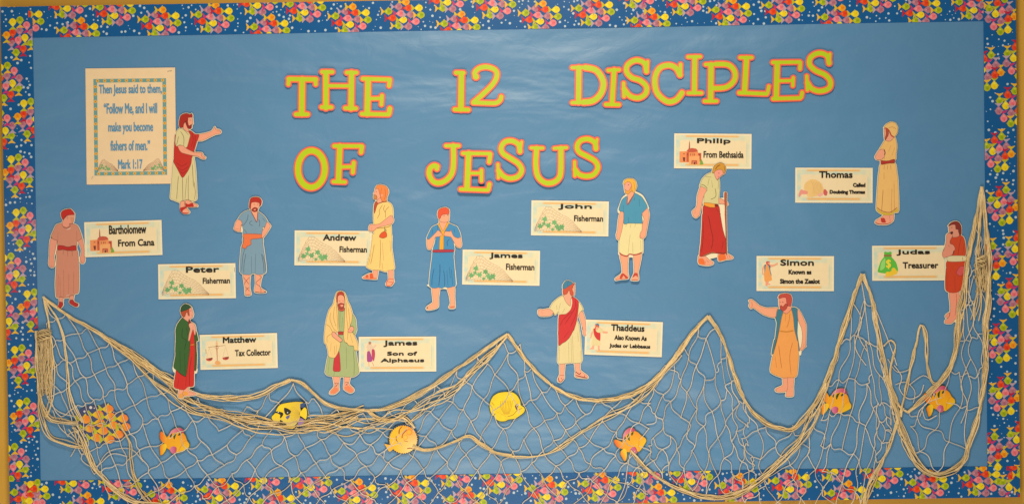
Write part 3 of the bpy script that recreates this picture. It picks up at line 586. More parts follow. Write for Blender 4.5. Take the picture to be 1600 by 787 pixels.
FIG['orange_tunic'] = [
 ('leg', (238,152,118), 'U2 200,590 145,630 150,668 190,655'), 
 ('leg', (238,152,118), 'U2 195,310 325,315 328,600 275,690 220,742 140,737 140,700 200,640 210,500'), ('-', (170,90,65), .5, 'U2 290,330 295,450 275,640'), ('paper', 'U2 300,600 345,600 330,690 280,720'),
 ('skirt', (204,66,30), 'U1 175,675 430,675 450,787 U2 412,20 400,150 350,290 270,322 190,317 145,280 140,150 150,0 U1 165,787'),
 ('-', (150,40,20), .5, 'U2 160,40 165,280'), ('-', (150,40,20), .5, 'U2 270,100 275,300'),
 ('pouch', (212,84,84), 'U1 345,770 375,745 415,750 432,780 U2 400,40 370,85 325,90 290,50'),
 ('tunic', (204,70,32), 'U1 345,295 410,330 437,430 430,605 200,605 160,560 220,420 218,350 260,325'), ('-', (150,40,20), .5, 'U1 380,330 350,450 330,590'), ('-', (150,40,20), .5, 'U1 420,420 400,560'),
 ('belt', (222,208,156), 'U1 190,602 430,600 432,672 190,677'), ('-', (100,80,50), .8, 'U1 398,615 400,660'),
 ('face', (222,146,116), 'U1 200,170 240,145 295,150 320,210 350,290 330,322 262,330 215,290 200,230'), ('-', (110,60,45), .6, 'U1 225,190 248,190'), ('+', (70,38,34), 'U1 218,255 256,248 258,270 240,292 225,290'),
 ('hair', (134,44,32), 'U1 188,168 230,120 290,100 340,115 374,170 378,280 352,292 332,215 300,212 290,150 240,148'),
 ('arm', (226,146,114), 'U1 163,300 200,268 252,300 240,330 215,380 217,420 260,440 287,490 255,575 180,610 120,622 103,560 140,470 160,380'), ('-', (40,28,28), 1.4, 'U1 272,520 255,580'), ('-', (40,28,28), .9, 'U1 112,530 135,485'), ('-', (150,80,60), .5, 'U1 185,440 215,470')]
FIG['pointer'] = [
 ('leg', (246,160,120), 'Z2 545,505 622,505 620,690 500,714 450,702 450,665 545,620'), ('-', (140,80,60), .5, 'Z2 452,675 460,695'),
 ('leg', (246,160,120), 'Z2 615,505 697,500 690,650 687,767 588,770 600,700 613,650'), ('-', (140,80,60), .4, 'Z2 668,640 672,655'),
 ('paper', 'Z1 755,470 812,560 800,787 Z2 785,205 750,0'),
 ('vest', (62,122,136), 'Z1 468,283 552,312 525,420 500,560 460,787 Z2 440,150 395,205 400,140 430,0 Z1 440,700 465,480 443,390'), ('-', (35,50,50), .8, 'Z1 500,560 470,690 Z2 450,60 430,150'),
 ('vest', (62,122,136), 'Z1 660,275 750,285 750,480 745,620 770,787 Z2 777,155 757,130 745,0 Z1 730,720 695,560'),
 ('robe', (244,160,80), 'Z1 560,318 600,335 660,285 690,400 705,560 740,700 Z2 757,50 762,250 742,470 702,515 620,515 540,517 380,442 395,280 430,150 470,0 Z1 500,560 530,400'),
 ('-', (180,100,40), .5, 'Z1 645,340 630,450 600,540'), ('-', (180,100,40), .5, 'Z1 585,350 580,450'), ('-', (180,100,40), .6, 'Z2 490,80 510,250 530,390'), ('-', (180,100,40), .5, 'Z2 680,40 640,230 660,480'), ('-', (180,100,40), .5, 'Z2 440,230 460,380'), ('-', (200,130,40), 1.2, 'Z1 500,580 600,592 695,575'),
 ('arm', (246,164,122), 'Z1 472,268 330,270 230,240 170,190 120,155 83,165 95,200 85,240 110,277 150,265 270,350 360,385 440,397 455,340'), ('-', (236,140,70), 1.0, 'Z1 462,280 450,385'), ('-', (170,90,70), .4, 'Z1 120,180 128,230 115,260'),
 ('arm', (246,164,122), 'Z1 750,283 800,350 862,490 866,600 858,787 Z2 862,90 800,152 785,120 Z1 800,787 815,650 800,540 755,430'), ('-', (170,90,70), .4, 'Z2 840,50 825,110'),
 ('neck', (240,150,115), 'Z1 545,290 640,230 665,280 600,345 550,322'),
 ('face', (238,152,120), 'Z1 497,135 595,120 610,230 590,285 540,300 503,262'), ('-', (120,60,50), .7, 'Z1 535,188 555,192'), ('-', (120,60,50), .7, 'Z1 505,190 515,192'),
 ('beard', (188,70,54), 'Z1 508,272 518,232 550,250 585,210 612,235 585,288 542,310'), ('hair', (196,74,58), 'Z1 485,125 510,85 590,72 650,88 670,140 665,200 648,242 615,235 598,195 590,132 550,125 497,138')]
FIG['thad'] = [
 ('leg', (250,166,128), 'D2 345,490 415,485 405,620 405,700 360,752 320,742 320,700 345,640'), ('-', (150,62,48), .8, 'D2 345,660 400,658'), ('-', (150,62,48), .8, 'D2 325,690 335,735 365,748 400,705'), ('-', (150,62,48), .8, 'D2 360,690 380,720'),
 ('leg', (250,166,128), 'D2 550,490 620,485 625,590 720,665 722,700 560,682 560,600'), ('-', (140,50,40), 1.0, 'D2 562,610 610,645 632,625'), ('-', (140,50,40), 1.0, 'D2 565,660 640,680 720,698'), ('-', (140,50,40), 1.0, 'D2 690,655 680,685'),
 ('skirt', (226,208,146), 'D1 600,640 640,700 650,787 D2 625,100 640,300 652,440 625,492 550,495 500,488 430,497 340,502 315,460 325,250 328,150 D1 350,787 500,700'),
 ('-', (150,135,80), .45, 'D2 465,210 470,480'), ('-', (150,135,80), .45, 'D2 500,150 508,480'), ('-', (150,135,80), .45, 'D2 520,120 530,480'), ('-', (150,135,80), .45, 'D2 345,270 335,470'), ('-', (150,135,80), .45, 'D2 590,80 600,200'), ('-', (150,135,80), .4, 'D2 630,330 638,450'),
 ('arm', (250,166,128), 'D1 215,478 120,495 90,488 55,500 52,550 90,585 220,582 255,560 280,530 260,495'), ('-', (170,95,75), .4, 'D1 100,510 112,560'), ('-', (60,40,35), .9, 'D1 255,550 290,555'),
 ('arm', (250,166,128), 'D1 640,555 690,515 720,580 742,680 747,787 D2 717,90 690,127 663,90 660,0 D1 695,787 680,700'), ('-', (60,40,35), .8, 'D1 683,510 690,525'),
 ('tunic', (226,208,146), 'D1 400,298 340,330 270,390 220,478 260,510 300,567 350,520 360,585 450,570 530,500 560,420 545,320 480,310'),
 ('-', (130,115,70), .45, 'D1 375,400 350,510'), ('-', (130,115,70), .45, 'D1 320,430 325,500'), ('-', (130,115,70), .45, 'D1 435,480 405,540'),
 ('sleeve', (226,208,146), 'D1 625,372 670,420 702,490 660,530 632,582 612,560'),
 ('neck', (250,166,128), 'D1 420,275 500,210 540,300 522,350 517,442 450,375'), ('-', (150,110,80), .4, 'D1 420,295 450,375 515,445'),
 ('sash', (208,48,48), 'D1 540,315 590,330 637,380 632,500 610,650 570,787 D2 540,30 480,140 420,200 380,220 333,252 325,100 D1 345,787 355,577 450,560 512,510 545,420'),
 ('-', (245,205,160), .9, 'D1 533,330 540,400 515,490 455,548'), ('-', (150,25,30), .6, 'D1 590,350 580,480 440,700'), ('-', (150,25,30), .5, 'D1 615,400 600,560 520,740'), ('-', (150,25,30), .5, 'D1 545,520 430,620 370,720'), ('-', (150,25,30), .5, 'D2 470,60 400,150'),
 ('face', (246,162,124), 'D1 530,150 578,130 583,200 575,285 540,300 515,260 515,200'), ('-', (120,60,50), .6, 'D1 550,175 565,178'),
 ('hair', (204,82,54), 'D1 415,195 480,165 550,118 583,112 562,150 545,190 552,230 562,240 556,292 520,272 505,212 490,222 470,262 418,277'),
 ('cap', (64,126,152), 'D1 408,182 415,130 450,85 490,76 540,98 552,120 500,150 440,192'), ('-', (35,80,105), .5, 'D1 490,80 475,150')]
def fig_polys(key):
    return [smooth_closed(PT(e[-1])) for e in FIG[key] if e[0] not in ('-', '+')]
# curl: (depth at bottom, depth at top, extra depth towards the left)
def figure(key, label, curl=(.0045, .0045, 0), margin=1.2):
    polys = fig_polys(key); a = np.array([p for q in polys for p in q])
    lo, hi = a.min(0), a.max(0); ox, oy = (lo[0]+hi[0])/2, hi[1]
    h = (hi[1]-lo[1])*S; w = (hi[0]-lo[0])*S
    t = thing('figure_cutout', label, 'paper figure', W(ox, oy, curl[0]), 'printed paper figures of robed men')
    t.rotation_euler = (math.asin((curl[1]-curl[0])/h), 0, math.asin(curl[2]/w) if curl[2] else 0)
    f, x0, y0 = poly_sdf(polys, margin + 3, 0.55)
    b = Art(ox, oy); b.slab([thin(l) for l in contour(f, x0, y0, 0.55, margin)], C(244, 224, 180), -0.0001, 0.0004)
    b.obj('paper_backing', M_PAPER, t)
    cur = None; n = 0; name = None
    for e in FIG[key]:
        if e[0] == 'paper': continue
        n += 1; d = 0.0004 + LAY * n
        if e[0] == '-': cur.line(PT(e[3]), e[2] * (2.4 if name == 'face' else 1.35), C(*e[1]), d); continue
        if e[0] != '+':
            if cur: cur.obj(name, M_PRINT, t)
            cur = Art(ox, oy); name = e[0]
            p = smooth_closed(PT(e[2]))
            # printed outline, a little darker than the fill
            cur.line(p + [p[0]], 0.55, C(*[int(v*0.62) for v in e[1]]), d + LAY*0.5, sm=False)
        cur.poly(smooth_closed(PT(e[2])), C(*e[1]), d)
    cur.obj(name, M_PRINT, t)
    return t
def mini(ar, key, fx, d0, tint=None):
    for n, e in enumerate(FIG[key]):
        if e[0] == 'paper' or e[0] == '-': continue
        col = (tint or (lambda c: c))(e[1])
        ar.poly([fx(x, y) for x, y in smooth_closed(PT(e[2]), 2)], C(*col), d0 + n*0.00003)

# ------------------------------------------------------------------ printed name cards
def hash2(x, y): 
    v = math.sin(x*12.9898 + y*78.233) * 43758.5453; return v - math.floor(v)
def vnoise(x, y):
    xi, yi = math.floor(x), math.floor(y); fx, fy = x-xi, y-yi; fx = fx*fx*(3-2*fx); fy = fy*fy*(3-2*fy)
    return lerp(lerp(hash2(xi, yi), hash2(xi+1, yi), fx), lerp(hash2(xi, yi+1), hash2(xi+1, yi+1), fx), fy)
def sstep(a, b, x): t = min(1, max(0, (x-a)/(b-a))); return t*t*(3-2*t)
def card_col(x, y):             # the watery printed frame on a 120 x 54 card
    white = np.array(C(254, 224, 182)); teal = np.array(C(190, 212, 190)); yel = np.array(C(230, 218, 170)); pe = np.array(C(252, 216, 166)); orr = np.array(C(238, 176, 88))
    c = white
    e = min(x-2.2, 117.6-x, y-2.2, 51.4-y)
    k = vnoise(x*.16, y*.16)
    band = teal*(1-k) + yel*k if x < 60 else lerp(teal*(1-k) + yel*k, yel, sstep(70, 118, x)*.55)
    c = lerp(c, band, sstep(-.4, .7, e))
    e2 = min(x-7.6-1.2*vnoise(y*.3, 1), 112-x+.8*vnoise(y*.25, 9), y-9.6-1.6*vnoise(x*.2, 4), 45.6-y+.6*vnoise(x*.2, 8))
    c = lerp(c, pe, sstep(-.6, .8, e2))
    for (ya, yb) in ((2.4, 5.4), (46.6, 50.2)):
        e3 = min(y-ya, yb-y); ex = min(x-17, 101-x)
        c = lerp(c, orr, sstep(-.5, .8, e3)*sstep(-2, 3, ex)*.9)
    rl = abs(x-112.8) if 12 < y < 46 else 9
    c = lerp(c, teal*.8, (1-sstep(.2, .8, rl))*.5)
    return tuple(c)
cv = []; cf = []; cc = []; GX, GY = 120, 54
for j in range(GY+1):
    for i in range(GX+1):
        cv.append(((i-60)*S, -0.00048, (54-j)*S)); cc.append(card_col(i, j))
for j in range(GY):
    for i in range(GX): a = j*(GX+1)+i; cf.append((a, a+GX+1, a+GX+2, a+1))
frame_mesh = None
# cards are drawn in their own 120 x 54 grid; x = 60, y = 54 is the middle of the lower edge
FISHG = [(0, -9), (2.5, -4), (6, -3), (4, 0), (8, 3), (3, 3.5), (1, 7), (-2, 3), (-7, 4), (-4, 1), (-6, -2), (-2, -3)]
def net_picture(ar, x0, y0, sx, sy, d, lw=.34):
    # heaped net with green fish inside, in a unit box 80 x 42
    P = lambda u, v: (x0 + u*sx, y0 + v*sy)
    top = lambda u: float(np.interp(u, (0, 4, 9, 14, 19, 27, 35, 45, 54, 62, 70, 78), (40, 30, 19, 9, 1.5, 1.5, 8, 14, 18, 24, 33, 41)))
    brown = C(166, 122, 92); rows = 8
    for lvl in range(1, rows+1):
        us = np.arange(1.0, 77.5, .8)
        q = [P(u, lerp(42.5, top(u), lvl/rows) + 1.0*abs(math.sin(u*math.pi/4.6 + (lvl % 2)*1.57))) for u in us]
        ar.line(q, lw, brown, d, sm=False)
    for lvl in range(rows):
        for k in range(17):
            u = 1.5 + k*4.6 + (lvl % 2)*2.3; a_, b_ = lerp(42.5, top(u), lvl/rows), lerp(42.5, top(u+.8), (lvl+1)/rows)
            if a_ - b_ > 1.0: ar.line([P(u, a_), P(u + .5, (a_+b_)/2), P(u, b_+.6)], lw, brown, d + 0.00002, sm=False)
    for i, (u, v, a, z) in enumerate(((17, 22, .2, .72), (10, 33, 1.4, .72), (23, 32, .6, .72), (33, 27, 2.2, .72), (37, 34, .3, .7), (30, 38, 1.2, .45), (45, 34, 2.6, .78), (40, 38, 0.9, .5), (16, 29, 2.0, .5))):
        g = [P(u + (x*math.cos(a)-y*math.sin(a))*z, v + (x*math.sin(a)+y*math.cos(a))*z) for x, y in FISHG]
        ar.poly(g, CN(112, 172, 106, .12), d + 0.00004 + i*0.00001)
def pic_net(ar): net_picture(ar, 4, 7.5, .97, .97, 0.0006)
def pic_town(ar):
    d = 0.0006; o1 = C(236, 146, 84); o2 = C(240, 168, 100); r = C(198, 88, 60); k = C(120, 52, 40)
    ar.poly([(8, 28), (20, 27.5), (20, 45), (8, 45)], o1, d); ar.poly([(33, 30), (42, 30), (42, 44), (33, 44)], r, d)
    ar.poly([(19, 28), (21, 25), (36, 25), (37, 29), (37, 45), (19, 45)], o1, d+LAY); ar.poly([(19, 27), (22, 23.5), (28, 22.3), (34, 23.5), (37, 27.5), (30, 29), (22, 29)], r, d+2*LAY)
    ar.poly([(22.2, 24), (22.8, 14), (23.3, 10.5), (24, 14), (24.6, 24)], C(170, 92, 66), d+3*LAY); ar.poly([(19, 29), (22.5, 29), (22.5, 44), (19, 44)], r, d+3*LAY)
    ar.poly([(22.5, 36), (39, 34), (40, 48), (23, 48)], o2, d+4*LAY)
    for x, y, w, h in ((20.5, 31, 1, 3), (25, 31, .9, 3), (28.5, 31, .9, 3), (31, 31, .9, 3), (14, 31, 2, 1), (39, 31.5, 1, 3)): ar.poly([(x, y), (x+w, y), (x+w, y+h), (x, y+h)], k, d+5*LAY)
    ar.poly([(13, 37), (17, 37), (16.4, 43.5), (14.2, 43.5)], k, d+5*LAY); ar.poly([(26.5, 47.5), (27, 41.5), (35.5, 41.5), (36, 47.5), (33.5, 47.5), (33, 43.5), (29, 43.5), (28.6, 47.5)], r, d+5*LAY)
    ar.poly([(30, 44), (33, 44), (33, 47.8), (30, 47.8)], k, d+6*LAY); ar.poly(smooth_closed([(40, 47.8), (41.5, 40), (42.5, 40), (45.5, 47), (43, 48)]), C(120, 166, 58), d+6*LAY)
def pic_scales(ar):
    d = 0.0006; b = C(176, 120, 88)
    ar.line([(25.8, 15), (26, 22), (26.2, 42)], 1.6, C(190, 112, 80), d, False); ar.poly(smooth_closed([(25.8, 8), (27.6, 15), (26.2, 19), (24.2, 15)]), C(232, 186, 130), d+LAY)
    ar.line([(12, 19.5), (26, 18.2), (39.5, 17)], .7, b, d+LAY); ar.line(smooth_closed([(23, 20), (26, 17), (29, 20), (26, 22.5)])+[(23, 20)], .5, b, d+LAY, False)
    for cx, ty, by in ((14, 20, 37), (39.5, 18.5, 36)):
        ar.line([(cx, ty), (cx-4.5, by)], .35, b, d+LAY, False); ar.line([(cx, ty), (cx+4.5, by)], .35, b, d+LAY, False)
        ar.poly(smooth_closed([(cx-4.8, by), (cx+4.8, by-1), (cx+4, by+2.5), (cx, by+4), (cx-4, by+3)]), C(196, 76, 60), d+2*LAY)
        ar.poly(smooth_closed([(cx-1, by), (cx+4.6, by-1), (cx+3, by+1.4), (cx-1, by+1.6)]), C(120, 50, 42), d+3*LAY)
    ar.poly(smooth_closed([(22, 45), (23.5, 41.5), (26.5, 40.5), (30, 42), (31.5, 45.5), (27, 46.8)]), C(232, 168, 100), d+3*LAY)
def pic_bow(ar):
    d = 0.0006
    ar.poly(smooth_closed([(13, 32), (15, 24), (22, 18.5), (30, 18), (38, 22), (43, 30), (45, 38), (40, 43), (33, 44), (20, 46), (17, 40)]), C(236, 194, 120), d)
    for k in range(7): ar.line([(24+k*2.8, 20+k*.6), (28+k*2.2, 29), (27+k*1.8, 41)], .4, C(205, 160, 90), d+LAY)
    ar.poly(smooth_closed([(44, 34), (47, 33.5), (50, 38), (48.5, 43), (45, 42.5), (43.5, 38)]), C(206, 96, 84), d+2*LAY)
    ar.poly(smooth_closed([(5, 41), (8, 34), (13, 35), (19, 37), (18, 41), (10, 41), (7, 45), (5, 45)]), C(232, 150, 128), d+2*LAY); ar.poly(smooth_closed([(34, 42), (42, 38), (44, 41), (38, 45)]), C(238, 176, 150), d+2*LAY)
def pic_bag(ar):
    d = 0.0006; g = C(92, 186, 60)
    ar.poly(smooth_closed([(20, 9), (24, 10), (28, 9), (30.5, 11), (29, 16), (37, 26), (40, 38), (36, 42), (20, 43), (9, 41), (8.5, 37), (13, 24), (19, 16), (18, 11)]), g, d)
    ar.poly(smooth_closed([(14, 26), (20, 19), (19, 34), (12, 38)]), C(150, 214, 110), d+LAY)
    ar.poly([(18, 13.5), (30, 13.5), (30, 17), (18, 17)], C(140, 120, 60), d+LAY)
    for x, y, r in ((24, 44, 4), (30, 43, 4), (35, 41, 4), (33, 37.5, 3.4)): ar.disc(x, y, r, C(238, 196, 48), d+(2+r/4)*LAY + x*1e-6)
def pic_purple(ar):
    d = 0.0006
    ar.poly(smooth_closed([(14, 11), (17, 9), (20, 12), (21, 15), (26, 12), (27, 15), (22, 19), (23, 30), (22, 38), (14, 38), (13, 24), (12, 16)]), C(226, 196, 160), d)
    ar.poly(smooth_closed([(12.5, 24), (16, 22), (18, 26), (21, 36), (18, 39), (12.5, 38)]), C(168, 70, 130), d+LAY); ar.poly(smooth_closed([(20, 20), (24, 20), (25, 28), (23, 38), (20, 32)]), C(190, 60, 90), d+LAY)
    ar.poly(smooth_closed([(15, 8), (18, 7.5), (19, 10), (17, 12), (15, 11)]), C(180, 120, 90), d+LAY)
    ar.line([(15, 39), (15.5, 46)], 1.4, C(226, 140, 100), d+2*LAY, False); ar.line([(20, 39), (23, 45.5)], 1.4, C(226, 120, 90), d+2*LAY, False)
def fit(key, x0, x1, y0, y1, mirror):
    a = np.array([p for q in fig_polys(key) for p in q]); lo, hi = a.min(0), a.max(0)
    def fx(x, y):
        u = (x-lo[0])/(hi[0]-lo[0]); u = 1-u if mirror else u
        return (lerp(x0, x1, u), lerp(y0, y1, (y-lo[1])/(hi[1]-lo[1])))
    return fx
def pic_pointer(ar): mini(ar, 'pointer', fit('pointer', 9, 32, 8, 46.5, False) if False else fit('pointer', 8, 33, 8, 46.5, True), 0.0006)
def pic_thad(ar): mini(ar, 'thad', fit('thad', 7, 35, 5.5, 47.5, True), 0.0006)
INK = C(34, 28, 20)
def name_card(label, corners, pic, lines, d=.0028, tilt=0.0, staples=()):
    global frame_mesh
    c = np.array(corners); ctr = c.mean(0); ang = math.atan2(c[1][1]-c[0][1], c[1][0]-c[0][0])
    bx, by = ctr[0] - math.sin(ang)*27, ctr[1] + math.cos(ang)*27
    t = thing('name_card', label, 'name card', W(bx, by, d), 'printed name cards', (tilt, ang, 0))
    b = Art(60, 54); b.slab([[(-.4, -.3), (120.4, -.3), (120.4, 54.3), (-.4, 54.3)]], C(254, 224, 182), 0.0, 0.00045)
    b.obj('card', M_PAPER, t)
    if frame_mesh is None:
        o = mesh_obj('printed_frame', cv, cf, cc, M_PRINT, t); frame_mesh = o.data
    else:
        o = bpy.data.objects.new('printed_frame', frame_mesh); COL.objects.link(o); o.parent = t
    p = Art(60, 54); pic(p); p.obj('picture', M_PRINT, t)
    for (tx, x0, x1, y0, y1, bold) in lines: add_text(t, 60, 54, tx, x0, x1, y0, y1, INK, 0.0014, bold)
    for (x, y, a) in staples: staple(t, b, x, y, 0.0006, a)
    return t
FI = ('Fisherman', .016)
name_card('name card reading From Cana, right of the man in the pink robe', ((132.4,347.5),(252.6,344),(254.4,397.3),(133.7,401.6)), pic_town,
 [('Bartholomew', 38, 96.5, 6, 20, 0.42), ('From Cana', 51.6, 108.5, 28.5, 39.5, 0.42)])
name_card('Fisherman name card lowest of the four net cards, left of the man with orange sash', ((248,413.2),(368,411.4),(368.5,464.8),(248.5,466.8)), pic_net,
 [('Peter', 43, 95, 4, 13.8, 0.52), ('Fisherman', 69, 111.6, 22, 31.2, 0.34)], staples=((119.0, 10, 1.5),))
name_card('name card with a pair of scales reading Tax Collector', ((312.6,523.2),(432.9,520.2),(434,573.9),(314.3,576.3)), pic_scales,
 [('Matthew', 35.6, 88, 4, 13.8, 0.5), ('Tax Collector', 54, 110, 24.5, 34.5, 0.34)], staples=((9, 26, 1.5),))
name_card('Fisherman name card tucked behind the man in the yellow robe', ((461.4,360),(581.4,361),(580.4,415.5),(460.4,413.6)), pic_net,
 [('Andrew', 44, 96, 5.5, 15.5, 0.52), ('Fisherman', 69.8, 112.7, 24, 33.5, 0.34)])
name_card('name card with small purple robed figure reading Son of Alphaeus', ((561.2,526.4),(681.2,526),(681.2,579.3),(561.7,578.6)), pic_purple,
 [('James', 38, 91, 5.6, 16, 0.52), ('Son of', 43.7, 90.8, 23, 29.5, 0.52), ('Alphaeus', 33.6, 101.7, 33.6, 41.5, 0.52)])
name_card('Fisherman name card right of the man in the bright blue tunic', ((723.3,390.7),(843.8,392.7),(842.7,445.3),(722,443)), pic_net,
 [('James', 41.4, 93.5, 3.8, 14.2, 0.52), ('Fisherman', 67.6, 112, 20.5, 30.5, 0.34)])
name_card('Fisherman name card left of the man in teal shirt and pale shorts', ((830.7,312.8),(950.8,314.6),(950,369.2),(830.2,368)), pic_net,
 [('John', 41.4, 94, 4.5, 14, 0.52), ('Fisherman', 66.3, 111.8, 22, 31.5, 0.34)], tilt=0.01)
name_card('name card reading From Bethsaida, above the man with a walking staff', ((1053.6,208.6),(1174,209.6),(1173.3,264.2),(1053,263.3)), pic_town,
 [('Philip', 35, 87.6, 7, 17, 0.52), ('From Bethsaida', 45.4, 108, 27, 37.5, 0.34)])
name_card('name card with a kneeling bowed figure reading Called Doubting', ((1243,263),(1363.2,263.4),(1362.2,316.4),(1242,315.5)), pic_bow,
 [('Thomas', 36.5, 89, 5, 15.8, 0.52), ('Called', 89.4, 109, 23.3, 29.8, 0.5), ('Doubting Thomas', 53, 108.5, 34.4, 42, 0.5)])
jc = name_card('name card with a green money bag reading Treasurer', ((1362.6,384.6),(1482.6,384),(1482.6,437),(1362.6,437.5)), pic_bag,
 [('Judas', 37.4, 90, 6, 15.5, 0.52), ('Treasurer', 47, 102.7, 25.5, 35.5, 0.42)])
add_text(jc, 60, 54, '$', 21, 29, 21, 36, C(236, 214, 60), 0.0012, .5)
name_card('name card with small pointing figure reading the Zealot', ((1182.4,399.7),(1302.5,400),(1301.9,454.7),(1181.8,454)), pic_pointer,
 [('Simon', 36.5, 89, 5, 15, 0.52), ('Known as', 49.3, 85.2, 21, 28.4, 0.5), ('Simon the Zealot', 36, 98.5, 35.3, 43, 0.5)])
name_card('name card with small red sashed figure reading or Lebbaeus, tilted', ((914.6,499.2),(1034.9,503.3),(1033.7,556.9),(913.7,552.5)), pic_thad,
 [('Thaddeus', 39.8, 92, 5.5, 16, 0.5), ('Also Known As', 45.4, 96, 22.4, 30, 0.42), ('Judas or Lebbaeus', 38, 102, 35.6, 43.5, 0.42)], tilt=-0.012, d=.0045)

# ------------------------------------------------------------------ verse poster
pang = math.atan2(-1.6, 139.4)
pc = (205.0, 197.2); pbx, pby = pc[0] - math.sin(pang)*90.6, pc[1] + math.cos(pang)*90.6
poster = thing('verse_poster', 'large cream poster with a Bible verse in blue letters and flowered frame', 'poster', W(pbx, pby, .0027), None, (0, pang, 0))
def PL(x, y): # drawing grid -> poster grid (140 x 181)
    dx, dy = x - pbx, y - pby; c_, s_ = math.cos(-pang), math.sin(-pang)
    return (70 + dx*c_ - dy*s_, 181 + dx*s_ + dy*c_)
b = Art(70, 181); b.slab([[(0, 0), (140, 0), (140, 181), (0, 181)]], C(240, 208, 158), 0, .0004); b.obj('poster_sheet', M_PAPER, poster)
fr = Art(70, 181); o0, o1, o2, o3 = 12.3, 125.8, 16.6, 167.2; bw = 5.8; te = C(108, 158, 150)
for (x0, y0, x1, y1) in ((o0, o2, o1, o2+bw), (o0, o3-bw, o1, o3), (o0, o2+bw, o0+bw, o3-bw), (o1-bw, o2+bw, o1, o3-bw)):
    fr.poly([(x0, y0), (x1, y0), (x1, y1), (x0, y1)], te, .00046)
def flower(x, y):
    fr.disc(x, y, 2.7, C(226, 178, 66), .00052, 8, 2.6); fr.disc(x, y, 1.1, C(202, 106, 40), .00058, 6)
for k in range(10): flower(o0 + 6.5 + k*(o1-o0-12)/9, o2 + bw/2); flower(o0 + 6.5 + k*(o1-o0-12)/9, o3 - bw/2)
for k in range(12): flower(o0 + bw/2, o2 + 12 + k*(o3-o2-23)/11); flower(o1 - bw/2, o2 + 12 + k*(o3-o2-23)/11)
fr.obj('printed_frame', M_PRINT, poster)
for mir in (0, 1):
    p = Art(70, 181)
    if mir: net_picture(p, 121, 141, -.42, .46, .0006, .3)
    else: net_picture(p, 17, 141, .42, .46, .0006, .3)
    p.obj('net_picture', M_PRINT, poster)
BT = C(92, 146, 172)
for tx, x0, x1, y0, y1 in (('Then Jesus said to them,', 155, 253.8, 132.5, 149.5), ('\u201cFollow Me, and I will', 162.7, 246.4, 161.5, 179.3), ('make you become', 169.6, 240, 191, 209.3),
                           ('fishers of men.\u201d', 173, 235.4, 219.5, 234.7), ('Mark 1:17', 185, 223.4, 249, 263.4)):
    a = PL(x0, y0); c_ = PL(x1, y1); add_text(poster, 70, 181, tx, a[0], c_[0], a[1]+.6, c_[1]+.6, BT, .0014, .38)
staple(poster, b, 131.5, 5.6, .0005, -.1, 7); staple(poster, b, 9, 170, .0005, -1, 5)

# ------------------------------------------------------------------ paper figures
figure('teacher', 'bearded figure in cream robe with red sash, both arms out, beside the verse poster', (.0045, .0050, 0))
figure('pink', 'figure in long pink robe with red cap, belt and shoes, at far left', (.0040, .0040, .006))
figure('greyblue', 'figure in grey blue tunic with orange sash, hand on hip, strapped sandals', (.0050, .0050, 0))
figure('yellow', 'ginger bearded figure in long yellow robe with orange pouch', (.0065, .0050, 0))
figure('blue', 'red haired figure in bright blue tunic with yellow neck trim', (.0080, .0045, 0))
figure('green', 'figure in dark green cloak over red robe and green skullcap', (.0190, .0050, 0))
figure('veiled', 'bearded figure under a yellow head veil with green robe', (.0060, .0040, 0))
figure('teal', 'blond bearded figure in teal shirt and pale knee length shorts', (.0110, .0040, 0))
figure('walker', 'stooping blond figure in red skirt holding a walking staff', (.0060, .0050, .004))
figure('wrapped', 'figure in yellow robe and yellow head wrap with arms folded', (.0045, .0040, 0))
figure('orange_tunic', 'brown haired figure in short rust orange tunic, hand to mouth', (.0036, .0050, 0))
figure('pointer', 'red bearded figure in orange robe and teal vest pointing left', (.0055, .0040, .003))
figure('thad', 'figure in cream tunic with red sash and blue skullcap, left arm out', (.0075, .0045, .007))
